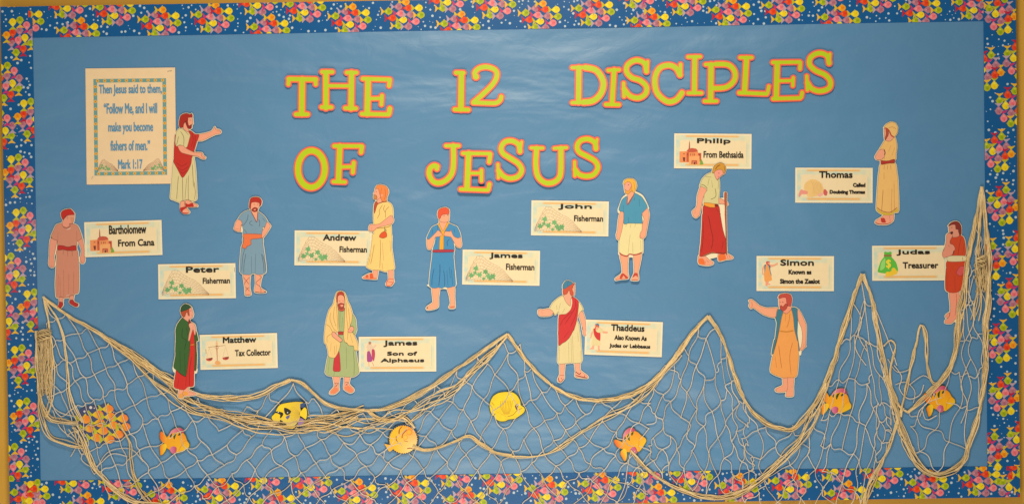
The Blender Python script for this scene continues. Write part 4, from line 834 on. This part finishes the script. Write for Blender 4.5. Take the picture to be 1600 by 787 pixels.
# ------------------------------------------------------------------ title letters
def arc(cx, cy, rx, ry, n=28): return ' '.join('%.1f,%.1f' % (cx+rx*math.cos(6.2832*k/n), cy+ry*math.sin(6.2832*k/n)) for k in range(n+1))
LETTERS = [
 ('T', 'L1', 'letter T with orange edge, first letter of the top line', [(24,'72,178 210,180'),(20,'72,182 70,205'),(20,'209,182 209,205'),(30,'140,180 138,355'),(22,'108,358 168,358')]),
 ('H', 'L1', 'letter H with orange edge, middle letter of the top left word', [(28,'262,145 262,325'),(28,'393,145 390,328'),(21,'243,142 295,142'),(21,'368,145 418,145'),(21,'240,322 290,322'),(21,'360,326 415,328'),(19,'265,213 392,213')]),
 ('E', 'L1', 'letter E with orange edge, last letter of the top left word', [(30,'477,180 473,355'),(22,'450,176 588,180'),(21,'588,182 584,212'),(19,'478,278 548,276'),(20,'548,262 545,308'),(22,'445,356 582,358'),(24,'588,328 584,352')]),
 ('1', 'L1', 'number 1 with orange edge, left digit of the top line', [(29,'955,150 952,332'),(22,'927,146 965,147'),(22,'920,333 990,335')]),
 ('2', 'L1', 'number 2 with orange edge, right digit of the top line', [(25,'~1027,168 1024,142 1050,120 1090,116 1128,132 1136,160 1118,200 1070,250 1018,295'),(31,'1028,165 1029,166'),(23,'~1015,298 1080,300 1130,300 1152,286 1158,268')]),
 ('D', 'L2', 'letter D with orange edge, first letter of the longest word', [(26,'108,145 106,316'),(19,'76,145 150,144'),(19,'76,318 160,316'),(28,'~140,145 195,160 228,215 218,270 180,308 130,316')]),
 ('I', 'L2', 'letter I with orange edge, standing right of the D', [(24,'281,158 271,325'),(18,'252,160 305,157'),(19,'240,327 305,328')]),
 ('S', 'L2', 'letter S with orange edge, just left of the C', [(24,'~440,165 430,125 390,110 350,130 342,165 368,195 410,210 440,240 435,275 400,295 358,284 330,250'),(17,'328,222 330,288'),(15,'446,116 443,165')]),
 ('C', 'L2', 'letter C with orange edge in the longest word', [(26,'~605,182 585,148 550,134 505,148 482,200 492,268 540,312 585,305 615,270'),(18,'608,130 607,182')]),
 ('I', 'L2', 'raised letter I with orange edge right of the C', [(25,'678,95 675,268'),(18,'645,93 705,92'),(18,'645,271 710,271')]),
 ('P', 'L2', 'letter P with orange edge, the only P of the title', [(26,'757,132 755,308'),(18,'730,131 800,130'),(24,'~780,130 840,133 872,165 870,210 830,243 760,248'),(18,'725,311 785,311')]),
 ('L', 'L2', 'letter L with orange edge, the only L of the title', [(26,'931,100 921,268'),(18,'900,97 957,97'),(20,'895,270 1030,275'),(17,'1041,238 1035,270')]),
 ('E', 'L2', 'letter E with orange edge near the end of the longest word', [(26,'1082,125 1077,295'),(19,'1060,121 1193,119'),(18,'1196,122 1194,152'),(16,'1082,212 1160,210'),(17,'1161,196 1159,235'),(20,'1062,299 1195,295'),(19,'1205,268 1201,290')]),
 ('S', 'L2', 'letter S with orange edge at the far right end of the top line', [(24,'~1336,125 1325,88 1285,76 1247,95 1240,130 1268,160 1318,183 1343,215 1335,248 1292,262 1252,250 1230,220'),(17,'1227,188 1230,256'),(15,'1340,80 1336,128')]),
 ('O', 'L1', 'letter O with orange edge starting the second line', [(31,'~'+arc(187,637,69,94))]),
 ('F', 'L1', 'letter F with orange edge, right of the O', [(28,'332,520 326,698'),(21,'303,519 445,520'),(22,'446,522 441,552'),(18,'330,627 402,625'),(21,'404,605 400,655'),(20,'300,702 360,704')]),
 ('J', 'L3', 'letter J with orange edge starting the second word of the lower line', [(40,'~342,190 345,300 335,395 298,450 240,480 188,470 156,420 160,370 190,346 216,352'),(36,'214,368 215,370'),(30,'285,190 385,190')]),
 ('E', 'L3', 'low hung letter E with orange edge in the lower title line', [(44,'462,252 450,522'),(30,'418,250 630,252'),(32,'632,256 622,318'),(26,'460,405 560,405'),(28,'562,382 562,465'),(30,'400,530 612,537'),(32,'624,490 616,530')]),
 ('S', 'L3', 'first letter S with orange edge of the lower title line', [(38,'~862,235 850,180 800,152 745,160 715,205 730,250 790,290 850,330 876,380 850,428 790,446 735,430 695,385'),(24,'690,335 694,440'),(22,'875,160 864,235')]),
 ('U', 'L3', 'letter U with orange edge, the only U of the title', [(40,'~992,210 985,330 1000,425 1050,475 1110,480 1160,450 1180,390 1182,210'),(27,'950,206 1040,208'),(27,'1130,210 1225,204')]),
 ('S', 'L3', 'letter S with orange edge ending the lower title line', [(38,'~1455,212 1445,165 1395,138 1335,150 1308,195 1325,240 1390,275 1448,310 1470,360 1440,412 1385,428 1325,415 1292,375'),(24,'1288,315 1290,425'),(22,'1464,140 1454,212')]),
]
lr = random.Random(5)
LIFT = {15: .009, 16: .010, 17: .013, 18: .009, 19: .009, 14: .0085}
for li, (ch, crop, label, strokes) in enumerate(LETTERS):
    cr = CROP[crop]; caps = []
    for w, s in strokes:
        sm = s.startswith('~'); p = PT(crop + ' ' + s.lstrip('~')); p = smooth_open(p, 6) if sm else p
        for i in range(len(p)-1): caps.append((p[i], p[i+1], w/2/cr[2]))
    allp = [q for a, b_, _ in caps for q in (a, b_)]
    X, Y, x0, y0 = grid_for(allp, 9, 0.5); f = np.full(X.shape, 1e9)
    for a, b_, r in caps: f = np.minimum(f, seg_dist(X, Y, a, b_) - r)
    arr = np.array(allp); ox = (arr[:, 0].min()+arr[:, 0].max())/2; oy = arr[:, 1].max() + 5
    lift = LIFT.get(li, lr.uniform(.0045, .0065))
    t = thing('title_letter', 'yellow green ' + label, 'letter' if ch.isalpha() else 'number', W(ox, oy, lift), 'cut-out title letters')
    t.rotation_euler = (math.radians(lr.uniform(-2.2, 1.0) if li not in LIFT else -3.0), 0, math.radians(lr.uniform(-2.5, 2.5)))
    bk = Art(ox, oy); bk.slab([thin(l) for l in contour(f, x0, y0, 0.5, 2.15)], C(250, 100, 72), -0.0002, .0006, C(215, 70, 50))
    bk.obj('orange_outline', M_PRINT, t)
    fc = Art(ox, oy); fc.slab([thin(l) for l in contour(f, x0, y0, 0.5, 0.15)], C(240, 150, 50), .0006, .00068); fc.slab([thin(l) for l in contour(f, x0, y0, 0.5, -0.65)], C(178, 202, 8), .00068, .00076)
    fc.obj('green_face', M_PRINT, t)

# ------------------------------------------------------------------ fish cut-outs
def mixc(a, b, t): return tuple(lerp(x, y, min(1, max(0, t))) for x, y in zip(a, b))
def fish_base(polys, ox, oy, t, col, margin=1.0):
    f, x0, y0 = poly_sdf(polys, margin+3, .5); b = Art(ox, oy)
    b.slab([thin(l) for l in contour(f, x0, y0, .5, margin)], C(*col), -0.0001, .0005); b.obj('card_backing', M_PAPER, t)
OF = dict(body='345,300 430,240 540,215 620,240 670,300 700,390 740,450 735,510 680,550 590,600 520,625 440,570 370,560 310,520 280,470 270,420 310,350',
          up='280,440 220,400 190,340 185,250 220,220 270,260 325,350', lo='300,450 230,460 185,510 190,590 195,660 240,650 290,580 320,500',
          dorsal='350,300 400,210 470,160 560,145 620,180 638,250 540,222 430,250', pec='375,560 400,510 450,495 500,520 502,580 480,630 430,632 390,600')
OFp = {k: smooth_closed(PT('O1 ' + v)) for k, v in OF.items()}
def make_orange_fish():
    ox, oy = 274, 708
    t = thing('orange_fish_cutout', '', 'paper fish', W(ox, oy, .0066), 'orange and yellow paper fish')
    fish_base(list(OFp.values()), ox, oy, t, (48, 88, 50))
    yo = C(250, 192, 12); og = C(250, 116, 16); rr = C(232, 84, 20)
    def bc(x, y):
        u = (x-258)/40; v = (y-673)/34
        c = mixc(yo, C(248, 156, 6), (1-u)); return mixc(c, og, 1.5*max(0, u-.3)*max(0, 1-abs(v-.15)*1.7))
    a = Art(ox, oy); a.dense(OFp['body'], bc, .00058); L = lambda s, w, c, d=.00066: a.line(PT('O1 ' + s), w, c, d)
    L('700,390 640,410 570,520 540,610', .5, C(205, 120, 30)); L('660,420 560,540', .6, C(225, 150, 40)); L('370,310 470,430', .4, C(220, 150, 50)); L('470,500 500,560', .4, C(220, 120, 50))
    a.obj('body', M_PRINT, t)
    for k in ('up', 'lo'):
        a = Art(ox, oy); a.dense(OFp[k], (lambda x, y: mixc(rr, C(246, 170, 40), (x-250)/11)) if k == 'up' else (lambda x, y: mixc(og, C(244, 196, 30), (x-250)/8)), .00062, 1.2); a.obj('tail_fin', M_PRINT, t)
    a = Art(ox, oy); a.dense(OFp['dorsal'], lambda x, y: mixc(C(232, 150, 150), C(190, 30, 90), (x-265)/22), .00068, 1.3); a.obj('back_fin', M_PRINT, t)
    a = Art(ox, oy)
    for s in ('372,300 400,262 425,252 408,310 390,335', '440,300 455,262 515,226 490,285 462,368 446,350', '528,285 548,250 612,232 585,270 548,300'): a.poly(PT('O1 ' + s), C(40, 72, 12), .00080)
    a.obj('stripe', M_PRINT, t)
    a = Art(ox, oy); a.dense(OFp['pec'], lambda x, y: mixc(C(214, 120, 150), C(186, 60, 90), (x-268)/9), .00074, 1.2); a.obj('side_fin', M_PRINT, t)
    return t
proto = make_orange_fish()
def dup(root):
    r = root.copy(); COL.objects.link(r)
    for ch in root.children:
        c_ = ch.copy(); COL.objects.link(c_); c_.parent = r
    return r
spots = [((272.5, 690), 0, 'orange fish cutout under the net at lower left, below the green cloaked man'),
         ((985, 692), -27, 'orange fish cutout tipped nose up, low down in the middle of the net'),
         ((1305, 628), 4, 'orange fish cutout with pink fin against the rope below the tallest middle peak'),
         ((1466, 626), -12, 'orange fish cutout half behind a rope at lower right')]
for i, (p, a, lb) in enumerate(spots):
    o = proto if i == 0 else dup(proto)
    o['label'] = lb; an = math.radians(a)
    # the body's middle lies 18 units above the base point
    ox, oy = 2.0, 18.0
    o.location = W(p[0] + ox*math.cos(an) - oy*math.sin(an), p[1] + ox*math.sin(an) + oy*math.cos(an), .0066); o.rotation_euler = (0, an, 0)
# angel fish
t = thing('angel_fish_cutout', 'yellow and black striped fish cutout with a trailing fin, under the net', 'paper fish', W(452, 667, .0125))
gb = smooth_closed(PT('G1 255,355 300,270 360,220 480,190 600,172 720,162 860,178 800,225 790,300 810,380 760,430 790,480 760,570 700,660 620,712 520,695 460,640 400,640 320,618 250,612 170,555 158,490 220,430'))
gt = smooth_closed(PT('G1 790,400 880,290 930,320 945,440 915,550 840,500 780,460'))
gf = smooth_closed(PT('G1 400,705 470,680 640,712 700,700 620,760 460,748'))
gp = smooth_closed(PT('G1 740,600 790,520 870,560 860,630 760,690'))
fish_base([gb, gt, gf], 452, 667, t, (26, 40, 30), 1.1)
a = Art(452, 667)
def gcol(x, y):
    c = mixc(C(248, 204, 16), C(222, 186, 50), (x-445)/22); r = math.hypot(x-474, y-648)
    return mixc(c, C(206, 186, 100), max(0, (y-650)/12)) 
a.dense(gb, gcol, .00058)
for k in range(12):
    an = 2.3 + k*.17; a.line([(472 + 3*math.cos(an), 645 - 3*math.sin(an)), (472 + 20*math.cos(an), 645 - 16*math.sin(an))], .45, C(170, 130, 50), .00064, False)
a.obj('body', M_PRINT, t)
a = Art(452, 667)
for s, c_ in (('230,385 290,372 345,385 400,402 415,445 360,525 340,505 345,450 280,415 235,410', (20, 20, 20)), ('432,300 485,300 545,330 590,372 560,430 490,455 442,400', (24, 24, 26)), ('468,500 520,465 562,455 545,515 505,552', (92, 92, 150)), ('345,560 410,600 380,640 340,620', (60, 50, 40))):
    a.poly(smooth_closed(PT('G1 ' + s)), C(*c_), .0007 + len(s)*1e-7)
a.disc(*PT('G1 305,390')[0], .9, C(235, 225, 190), .0008); a.disc(*PT('G1 510,400')[0], 1.0, C(220, 215, 200), .0008)
a.obj('black_band', M_PRINT, t)
a = Art(452, 667); a.poly(gt, C(244, 206, 26), .0006); a.obj('tail_fin', M_PRINT, t)
a = Art(452, 667); a.poly(gf, C(216, 180, 60), .00064); a.obj('lower_fin', M_PRINT, t)
a = Art(452, 667); a.poly(smooth_closed(PT('G1 790,215 880,180 905,205 870,280 810,290')), C(44, 74, 120), .0006); a.poly(gp, C(150, 118, 160), .00057); a.obj('blue_fin', M_PRINT, t)
# puffer fish
t = thing('puffer_fish_cutout', 'round spiky orange fish cutout with big eyes under the net', 'paper fish', W(630, 709, .0068))
cx, cy = PT('Q1 430,428')[0]; n = 76
spk = [(cx + (21.0 + (1.0 if k % 2 else -.5))*math.cos(6.2832*k/n)*1.02, cy + (21.4 + (1.0 if k % 2 else -.5))*math.sin(6.2832*k/n)) for k in range(n)]
tl = smooth_closed(PT('Q1 75,510 140,525 200,530 240,600 180,655 150,640 110,570'))
halo = [(cx + 23.9*math.cos(6.2832*k/30), cy - .6 + 23*math.sin(6.2832*k/30)) for k in range(30)]
b = Art(630, 709); fa, fx0, fy0 = poly_sdf([halo, tl], 3, .5); b.slab([thin(l) for l in contour(fa, fx0, fy0, .5, .6)], C(22, 52, 74), -.0001, .0005); b.obj('card_backing', M_PAPER, t)
a = Art(630, 709); a.dense(spk, lambda x, y: mixc(C(246, 184, 6), mixc(C(246, 142, 12), C(250, 214, 130), (y-668)/34 + .1), (x-cx+12)/26), .00058)
for s in ('350,330 360,240 410,180', '345,310 350,250', '405,405 420,330 500,240', '295,360 300,440 330,480', '320,500 380,500', '500,600 560,590 600,600', '440,450 520,470'):
    a.line(PT('Q1 ' + s), 1.5, C(168, 76, 8), .00064)
a.obj('body', M_PRINT, t)
a = Art(630, 709)
a.disc(*PT('Q1 545,288')[0], 4.6, C(244, 136, 30), .0007, 16, 4.9); a.disc(*PT('Q1 540,292')[0], 3.4, C(248, 176, 40), .00074, 14); a.obj('eye', M_PRINT, t)
a = Art(630, 709); a.disc(*PT('Q1 468,385')[0], 4.1, C(246, 160, 40), .00072, 16); a.disc(*PT('Q1 466,388')[0], 3.0, C(250, 188, 60), .00076, 14); a.obj('eye', M_PRINT, t)
a = Art(630, 709); a.poly(tl, C(246, 176, 34), .0007); a.obj('tail_fin', M_PRINT, t)
# butterfly fish
t = thing('round_yellow_fish_cutout', 'round bright yellow fish cutout with a brown eye patch, in the net', 'paper fish', W(792, 658, .0072))
yb = smooth_closed(PT('Y1 150,290 200,210 300,155 430,138 560,148 640,205 695,300 710,385 770,430 788,478 760,530 680,590 600,640 480,655 420,685 320,688 245,650 218,595 232,535 185,585 140,500 122,390'))
fish_base([yb], 792, 658, t, (30, 62, 48), 1.3)
a = Art(792, 658); a.dense(yb, lambda x, y: mixc(C(246, 210, 20), C(226, 190, 20), .8*vnoise(x*.22, y*.22)), .00058)
for k in range(8): a.line([PT('Y1 %d,%d' % (330+k*32, 290+3*abs(k-4)))[0], PT('Y1 %d,%d' % (335+k*28, 430))[0], PT('Y1 %d,%d' % (400+k*12, 560))[0]], .7, C(196, 136, 10), .00064)
a.line(PT('Y1 460,600 560,570 640,490 740,440'), .9, C(176, 110, 10), .00064); a.line(PT('Y1 240,500 340,550 430,600'), .5, C(214, 150, 20), .00064); a.line(PT('Y1 160,330 210,390'), 1.6, C(170, 140, 20), .00064)
a.obj('body', M_PRINT, t)
a = Art(792, 658); a.poly(smooth_closed(PT('Y1 598,410 620,370 660,360 660,430 635,482')), C(120, 60, 44), .0007); a.obj('eye_patch', M_PRINT, t)
a = Art(792, 658); a.disc(*PT('Y1 665,380')[0], 1.9, C(240, 226, 160), .00076, 10, 1.5); a.disc(*PT('Y1 668,382')[0], .8, C(150, 60, 80), .0008, 8); a.obj('eye', M_PRINT, t)
# school of small fish on one card
t = thing('fish_school_cutout', 'dark blue cutout printed with thirteen small orange fish, at far left of the net', 'paper fish', W(162, 692, .0036))
kb = smooth_closed(PT('K1 105,330 150,190 230,150 330,115 430,140 520,100 590,88 650,160 740,240 860,248 905,330 922,440 855,540 820,620 700,670 600,705 450,708 330,650 250,610 190,500 120,420'))
fa, fx0, fy0 = poly_sdf([kb], 3, .5); b = Art(162, 692); b.slab([thin(l) for l in contour(fa, fx0, fy0, .5, 0)], C(62, 72, 108), -.0001, .0005); b.obj('card_backing', M_PAPER, t)
for i, (x, y) in enumerate(((585,180),(430,265),(620,300),(810,325),(235,340),(455,395),(660,430),(845,455),(300,475),(505,515),(740,570),(405,620),(600,645))):
    px, py = PT('K1 %d,%d' % (x, y))[0]; a = Art(162, 692); z = 15.8; dd = .00058 + i*.00003
    a.poly([(px + u*z*1.02, py + v*z*.9) for u, v in TAIL], C(180, 184, 40), dd); a.poly([(px + u*z, py + v*z*.9) for u, v in DORS], C(210, 190, 40), dd + .00001)
    bd = smooth_closed([(px + u*z, py + v*z*.88) for u, v in BODY], 2); a.dense(bd, lambda x_, y_: mixc(C(226, 196, 36), mixc(C(242, 130, 40), C(240, 156, 60), (y_-py)/6), (x_-px+6)/7), dd+.00002, 2)
    a.obj('small_fish', M_PRINT, t)
a = Art(162, 692)
for x, y, r in ((320,155,2.4),(375,165,1),(120,430,2.2),(235,585,1.8),(205,550,1),(710,240,1.2),(675,225,.8),(455,685,1.4),(225,215,1.7)): a.disc(*PT('K1 %d,%d' % (x, y))[0], r, C(222, 214, 196), .00056, 9)
a.obj('bubbles', M_PRINT, t)

# ------------------------------------------------------------------ the fishing net
net = thing('fishing_net', 'tan cotton fishing net draped in swags along the lower half of the board', 'fishing net', W(800, 780, .003))
N0 = net.location
NR = random.Random(17)
class Tw:
    def __init__(s): s.v = []; s.f = []; s.c = []
    def tube(s, pts, r, col, sides=6):
        m = len(pts); n = len(s.v)
        for i in range(m):
            a = pts[max(i-1, 0)]; b = pts[min(i+1, m-1)]; t = (b-a); t = t.normalized() if t.length > 1e-9 else Vector((1, 0, 0))
            u = Vector((0, 1, 0)); w = t.cross(u); w = w.normalized() if w.length > 1e-6 else Vector((1, 0, 0)); u = w.cross(t)
            k = NR.uniform(.9, 1.1)
            for q in range(sides):
                an = 6.2832*q/sides; s.v.append(pts[i] + (u*math.cos(an) + w*math.sin(an))*r*k - N0); s.c.append(col)
        for i in range(m-1):
            for q in range(sides):
                q2 = (q+1) % sides; s.f.append((n+i*sides+q, n+i*sides+q2, n+(i+1)*sides+q2, n+(i+1)*sides+q))
    def knot(s, p, r, col):
        n = len(s.v)
        for k in ((1,0,0),(-1,0,0),(0,1,0),(0,-1,0),(0,0,1),(0,0,-1)):
            s.v.append(p + Vector(k)*r*NR.uniform(.8, 1.2) - N0); s.c.append(col)
        for a, b, c_ in ((0,2,4),(2,1,4),(1,3,4),(3,0,4),(2,0,5),(1,2,5),(3,1,5),(0,3,5)): s.f.append((n+a, n+b, n+c_))
    def obj(s, name): return mesh_obj(name, s.v, s.f, s.c, M_TWINE, net, smooth=True)
def tcol(rope=False, dark=1.0):
    if rope: k = NR.uniform(.66, 1.04)*dark; w = NR.uniform(-10, 10); return tuple(v*k for v in C(248, 208 + w*.4, 146 + w))
    k = NR.uniform(.72, .98); w = NR.uniform(-8, 8); return tuple(v*k for v in C(230, 214 + w*.4, 182 + w))
def tcol_old():
    k = NR.uniform(.82, 1.05); w = NR.uniform(-8, 8); return tuple(v*k for v in C(236, 212 + w*.4, 166 + w))
CR = .0014
def bundle(name, path, n=8, spread=(4, 4), d=.0085, wig=1.0, stray=0, r=CR):
    n = int(n*1.35 + .5); p = resample(smooth_open(path, 8), 5.0); m = len(p); tw = Tw()
    tan = np.gradient(p, axis=0); tan /= (np.linalg.norm(tan, axis=1)[:, None] + 1e-9); nor = np.stack([-tan[:, 1], tan[:, 0]], 1)
    for k in range(n):
        ph = NR.uniform(0, 6.28); fr = NR.uniform(.03, .09); ph2 = NR.uniform(0, 6.28); fr2 = NR.uniform(.1, .25); base = (k/(max(1, n-1)) - .5)*1.8
        pts = []
        a0 = NR.uniform(0, 6.28)
        for i in range(m):
            u = i/(m-1); sp = lerp(spread[0], spread[1], u) if len(spread) == 2 else (lerp(spread[0], spread[1], u*2) if u < .5 else lerp(spread[1], spread[2], u*2-1))
            o = sp*(base*math.cos(u*3+a0*.3) + .45*math.sin(i*fr*5+ph)) + wig*.5*math.sin(i*fr2*5+ph2)
            dd = d + (sp*S)*.55*math.sin(i*fr*4 + a0 + k*2.4)
            q = p[i] + nor[i]*o; pts.append(W(q[0], q[1], max(.0048, dd)))
        tw.tube(pts, r*NR.uniform(.8, 1.05), tcol(True))
    return tw.obj(name)
R1 = [(68,462),(100,487),(150,516),(200,546),(250,580),(300,610)]
R1b = [(60,445),(68,462)]
bundle('swag_rope', [(69,463),(100,487),(150,516),(200,547),(250,582),(300,614)], 7, (1.2, 3.6, 7))
bundle('swag_rope', [(225,562),(260,588),(300,612),(345,621),(400,618),(430,604),(455,593)], 5, (1.5, 6, 1.8))
bundle('swag_rope', [(190,542),(230,572),(290,620),(340,642),(400,655),(450,660),(520,650),(570,638)], 6, (1.5, 8, 4))
bundle('swag_rope', [(150,517),(200,556),(280,625),(350,652),(420,668),(500,668),(560,650)], 4, (1, 9, 4), .008)
bundle('swag_rope', [(330,642),(400,656),(520,664),(620,652),(700,612),(765,556),(793,524)], 5, (3, 15, 1.5), .007)
bundle('swag_rope', [(455,593),(470,597),(490,613),(515,632),(560,640),(610,636),(660,612),(720,572),(765,540),(793,521)], 8, (2, 3.4, 1.8))
bundle('swag_rope', [(793,521),(810,545),(830,572),(860,600),(895,618),(930,624),(975,619),(1015,598),(1050,562),(1080,522),(1106,493)], 8, (2, 3.6, 2))
bundle('swag_rope', [(1106,493),(1128,528),(1145,580),(1165,628),(1190,657),(1215,667),(1238,668),(1262,645),(1288,600),(1312,530),(1330,470),(1347,428)], 9, (2.4, 4, 3))
bundle('swag_rope', [(1347,428),(1362,470),(1372,530),(1388,600),(1402,655),(1415,692),(1430,720),(1448,736),(1470,739),(1494,729),(1508,710)], 9, (2.4, 5, 4))
bundle('swag_rope', [(1508,712),(1513,690),(1526,648),(1537,592),(1538,536),(1541,470),(1542,405),(1538,340),(1532,292)], 9, (3.5, 5.5, 2))
bundle('swag_rope', [(1532,292),(1522,345),(1511,405),(1502,460),(1496,518),(1488,555),(1471,591),(1450,614),(1430,632),(1417,643)], 8, (2, 5.5, 2.4))
bundle('swag_rope', [(1532,293),(1530,340),(1526,390),(1528,440),(1522,500)], 4, (2, 5, 5))
bundle('swag_rope', [(1419,644),(1404,634),(1392,610),(1384,585)], 5, (2, 2, 2))
bundle('swag_rope', [(1406,650),(1414,610),(1424,565),(1432,530),(1438,507),(1445,528),(1448,573),(1456,598),(1470,596)], 4, (3.4, 2.2, 2))
bundle('swag_rope', [(1379,540),(1390,531),(1398,541),(1393,560),(1389,590),(1400,625)], 2, (1, 1.4))
bundle('swag_rope', [(1408,635),(1402,655),(1388,695),(1372,730),(1356,762),(1348,792)], 5, (2.4, 4.5))
bundle('swag_rope', [(576,640),(592,652),(612,656),(630,651),(648,668)], 4, (3, 1.8))
bundle('swag_rope', [(645,696),(665,702),(690,697),(715,686),(733,680),(748,690),(772,705),(800,710)], 5, (2.5, 2, 2.4))
bundle('swag_rope', [(765,703),(800,712),(840,711),(872,699),(905,676),(940,655),(985,632),(1025,596),(1062,552)], 3, (2.5, 3, 5), .007)
bundle('swag_rope', [(985,702),(1008,728),(1035,749),(1065,764),(1106,775),(1148,770),(1190,746),(1230,708),(1266,660),(1292,598)], 6, (2.5, 5, 7))
bundle('swag_rope', [(60,516),(60,560),(63,610),(68,634),(80,652),(98,657),(124,660)], 5, (3, 3, 5))
bundle('swag_rope', [(62,600),(66,650),(80,680),(105,692),(132,697)], 3, (2, 5, 4))
bundle('swag_rope', [(118,665),(132,695),(147,724),(168,750),(190,770),(215,783),(260,792)], 5, (7, 3, 5))
bundle('swag_rope', [(186,660),(203,690),(206,722),(218,762),(240,790)], 3, (2, 3, 6))
bundle('swag_rope', [(70,464),(78,500),(84,560),(82,620),(74,650)], 2, (1, 3))
bundle('swag_rope', [(70,464),(95,510),(105,560),(112,620),(128,660)], 2, (1, 4))
# gathered tassels where spare net is bunched up
def tassel(x0, x1, y0, y1, n, taper=.8, dark=.85):
    tw = Tw(); xm = (x0+x1)/2; hw = (x1-x0)/2
    for k in range(n):
        a = NR.uniform(-1, 1); e = NR.uniform(.8, 1.0); ph = NR.uniform(0, 6.28); f1 = NR.uniform(7, 16); pts = []; top = NR.uniform(0, 1)
        for i in range(26):
            t_ = i/25; y = lerp(y0 + hw*.5*a*a + 3*top, lerp(y0, y1, e), t_); w = hw*(1 - (1-taper)*t_)*(.75 + .25*min(1, t_*5))
            x = xm + a*w + (1.1*math.sin(t_*f1+ph) + .7*math.sin(t_*f1*2.3+ph*2))
            dep = .006 + .015*math.sqrt(max(0, 1-a*a))*top*min(1, .25+t_*6)*(1-.4*t_)
            pts.append(W(x, y, dep))
        tw.tube(pts, CR*.8, tcol(True, dark*(.7+.3*top)))
    for k in range(11):
        y = y0 + 1 + k*1.5; pts = [W(lerp(x0+1, x1-1, i/10), y + 2.2*math.sin(i*.5+k*1.3) + (4*abs(i/5-1)**2 if k < 4 else 0), .008 + .016*abs(math.sin(3.1416*i/10))**.6) for i in range(11)]
        tw.tube(pts, CR*.85, tcol(True, dark))
    return tw.obj('tassel')
tassel(59, 83, 513, 618, 46)
tassel(1521, 1541, 398, 457, 34)
# knotted meshwork hung between the ropes
def mesh_patch(T, B, nc, nr, jit=3.0, sag=2.0, skip=0.03, d0=.0052, gather=0.0, vexp=1.0):
    T = resample(smooth_open(T, 8), 3.0); B = resample(smooth_open(B, 8), 3.0); tw = Tw()
    def at(P, u): u = min(1, max(0, u)); k = u*(len(P)-1); i = min(int(k), len(P)-2); return P[i] + (P[i+1]-P[i])*(k-i)
    node = {}
    for j in range(nr+1):
        for i in range(-1, nc+1):
            u = (i + .5*(j % 2))/nc; v = (j/nr)**vexp
            if u < -.01 or u > 1.01: continue
            a, b = at(T, u), at(B, u); edge = 0 if j in (0,) else 1
            q = a + (b-a)*v + np.array([NR.gauss(0, jit), NR.gauss(0, jit)])*edge
            node[i, j] = (q, NR.uniform(d0, d0+.0032))
    for (i, j), (q, dq) in node.items():
        tw.knot(W(q[0], q[1], dq), .0022, tcol())
        for ni in ((i, j+1), (i + (1 if j % 2 else -1), j+1)):
            if ni not in node or NR.random() < skip: continue
            p, dp = node[ni]; v = p-q; L = np.hypot(*v); nn = np.array([-v[1], v[0]])/(L+1e-6)
            bow = NR.gauss(0, sag); bow2 = NR.gauss(0, sag*.6); pts = []
            m = max(5, int(L/4)); cc_ = tcol()
            for k in range(m+1):
                t_ = k/m; r_ = q + v*t_ + nn*(bow*math.sin(3.1416*t_) + bow2*math.sin(6.2832*t_)) + np.array([0, 1.8*math.sin(3.1416*t_)])
                pts.append(W(r_[0], r_[1], lerp(dq, dp, t_) + .0008*math.sin(3.1416*t_)))
            tw.tube(pts, CR*NR.uniform(.70, .84), cc_, 5)
    o = tw.obj('net_mesh'); o['kind'] = 'stuff'; return o
mesh_patch([(70,466),(150,520),(230,572),(300,616),(370,640),(455,598),(510,634),(600,642),(700,588),(793,523),(835,577),(900,620),(960,622),(1015,598)],
           [(80,655),(122,690),(150,745),(215,798),(330,812),(450,812),(620,812),(800,812),(930,812),(1010,770)], 27, 10, 2.1, 2.1, .01)
mesh_patch([(1010,600),(1060,548),(1105,495),(1135,552),(1165,628)], [(1010,730),(1040,748),(1085,768),(1130,770),(1180,748)], 7, 8, 2.2, 3.0)
mesh_patch([(1165,630),(1215,668),(1260,648),(1290,596)], [(1150,772),(1190,800),(1235,812),(1290,812)], 4, 5, 3.5, 4)
mesh_patch([(1280,616),(1318,510),(1348,430),(1375,545),(1398,640)], [(1285,812),(1310,806),(1335,796),(1365,745),(1390,690)], 5, 10, 2.2, 2.2)
mesh_patch([(1420,642),(1455,612),(1488,556),(1500,470),(1524,350)], [(1418,694),(1448,735),(1508,708),(1536,590),(1538,380)], 7, 4, 2.6, 3.2)
# a few stray loops of slack twine
tw = Tw()
for L_ in ([(120,660),(140,690),(128,715),(150,728),(175,708),(200,712)], [(150,735),(170,705),(205,700),(225,720)], [(66,560),(72,610),(90,640),(120,650)], [(84,640),(96,668),(120,690),(112,712)],
           [(1362,470),(1390,540),(1400,570)], [(1330,470),(1345,500),(1335,540),(1352,570)], [(1345,440),(1350,480),(1340,520),(1355,550)], [(1386,560),(1400,580),(1420,576),(1424,566)], [(1420,600),(1440,586),(1450,590)], [(1396,570),(1408,588),(1404,606),(1418,622),(1436,616),(1442,600)], [(1398,600),(1414,596),(1428,610),(1426,628)],
           [(600,716),(604,700),(628,690)], [(985,705),(980,730),(975,760),(960,792)], [(992,706),(1000,740),(1008,770),(1000,792)], [(1436,650),(1445,630),(1470,620)], [(1440,640),(1446,655),(1462,648)],
           [(1515,560),(1500,600),(1510,630),(1500,660)], [(1520,430),(1512,470),(1520,500),(1508,530)]):
    tw.tube([W(q[0], q[1], NR.uniform(.0065, .0075)) for q in resample(smooth_open(L_, 8), 5)], CR*.85, tcol(), 5)
tw.obj('loose_twine')['kind'] = 'stuff'
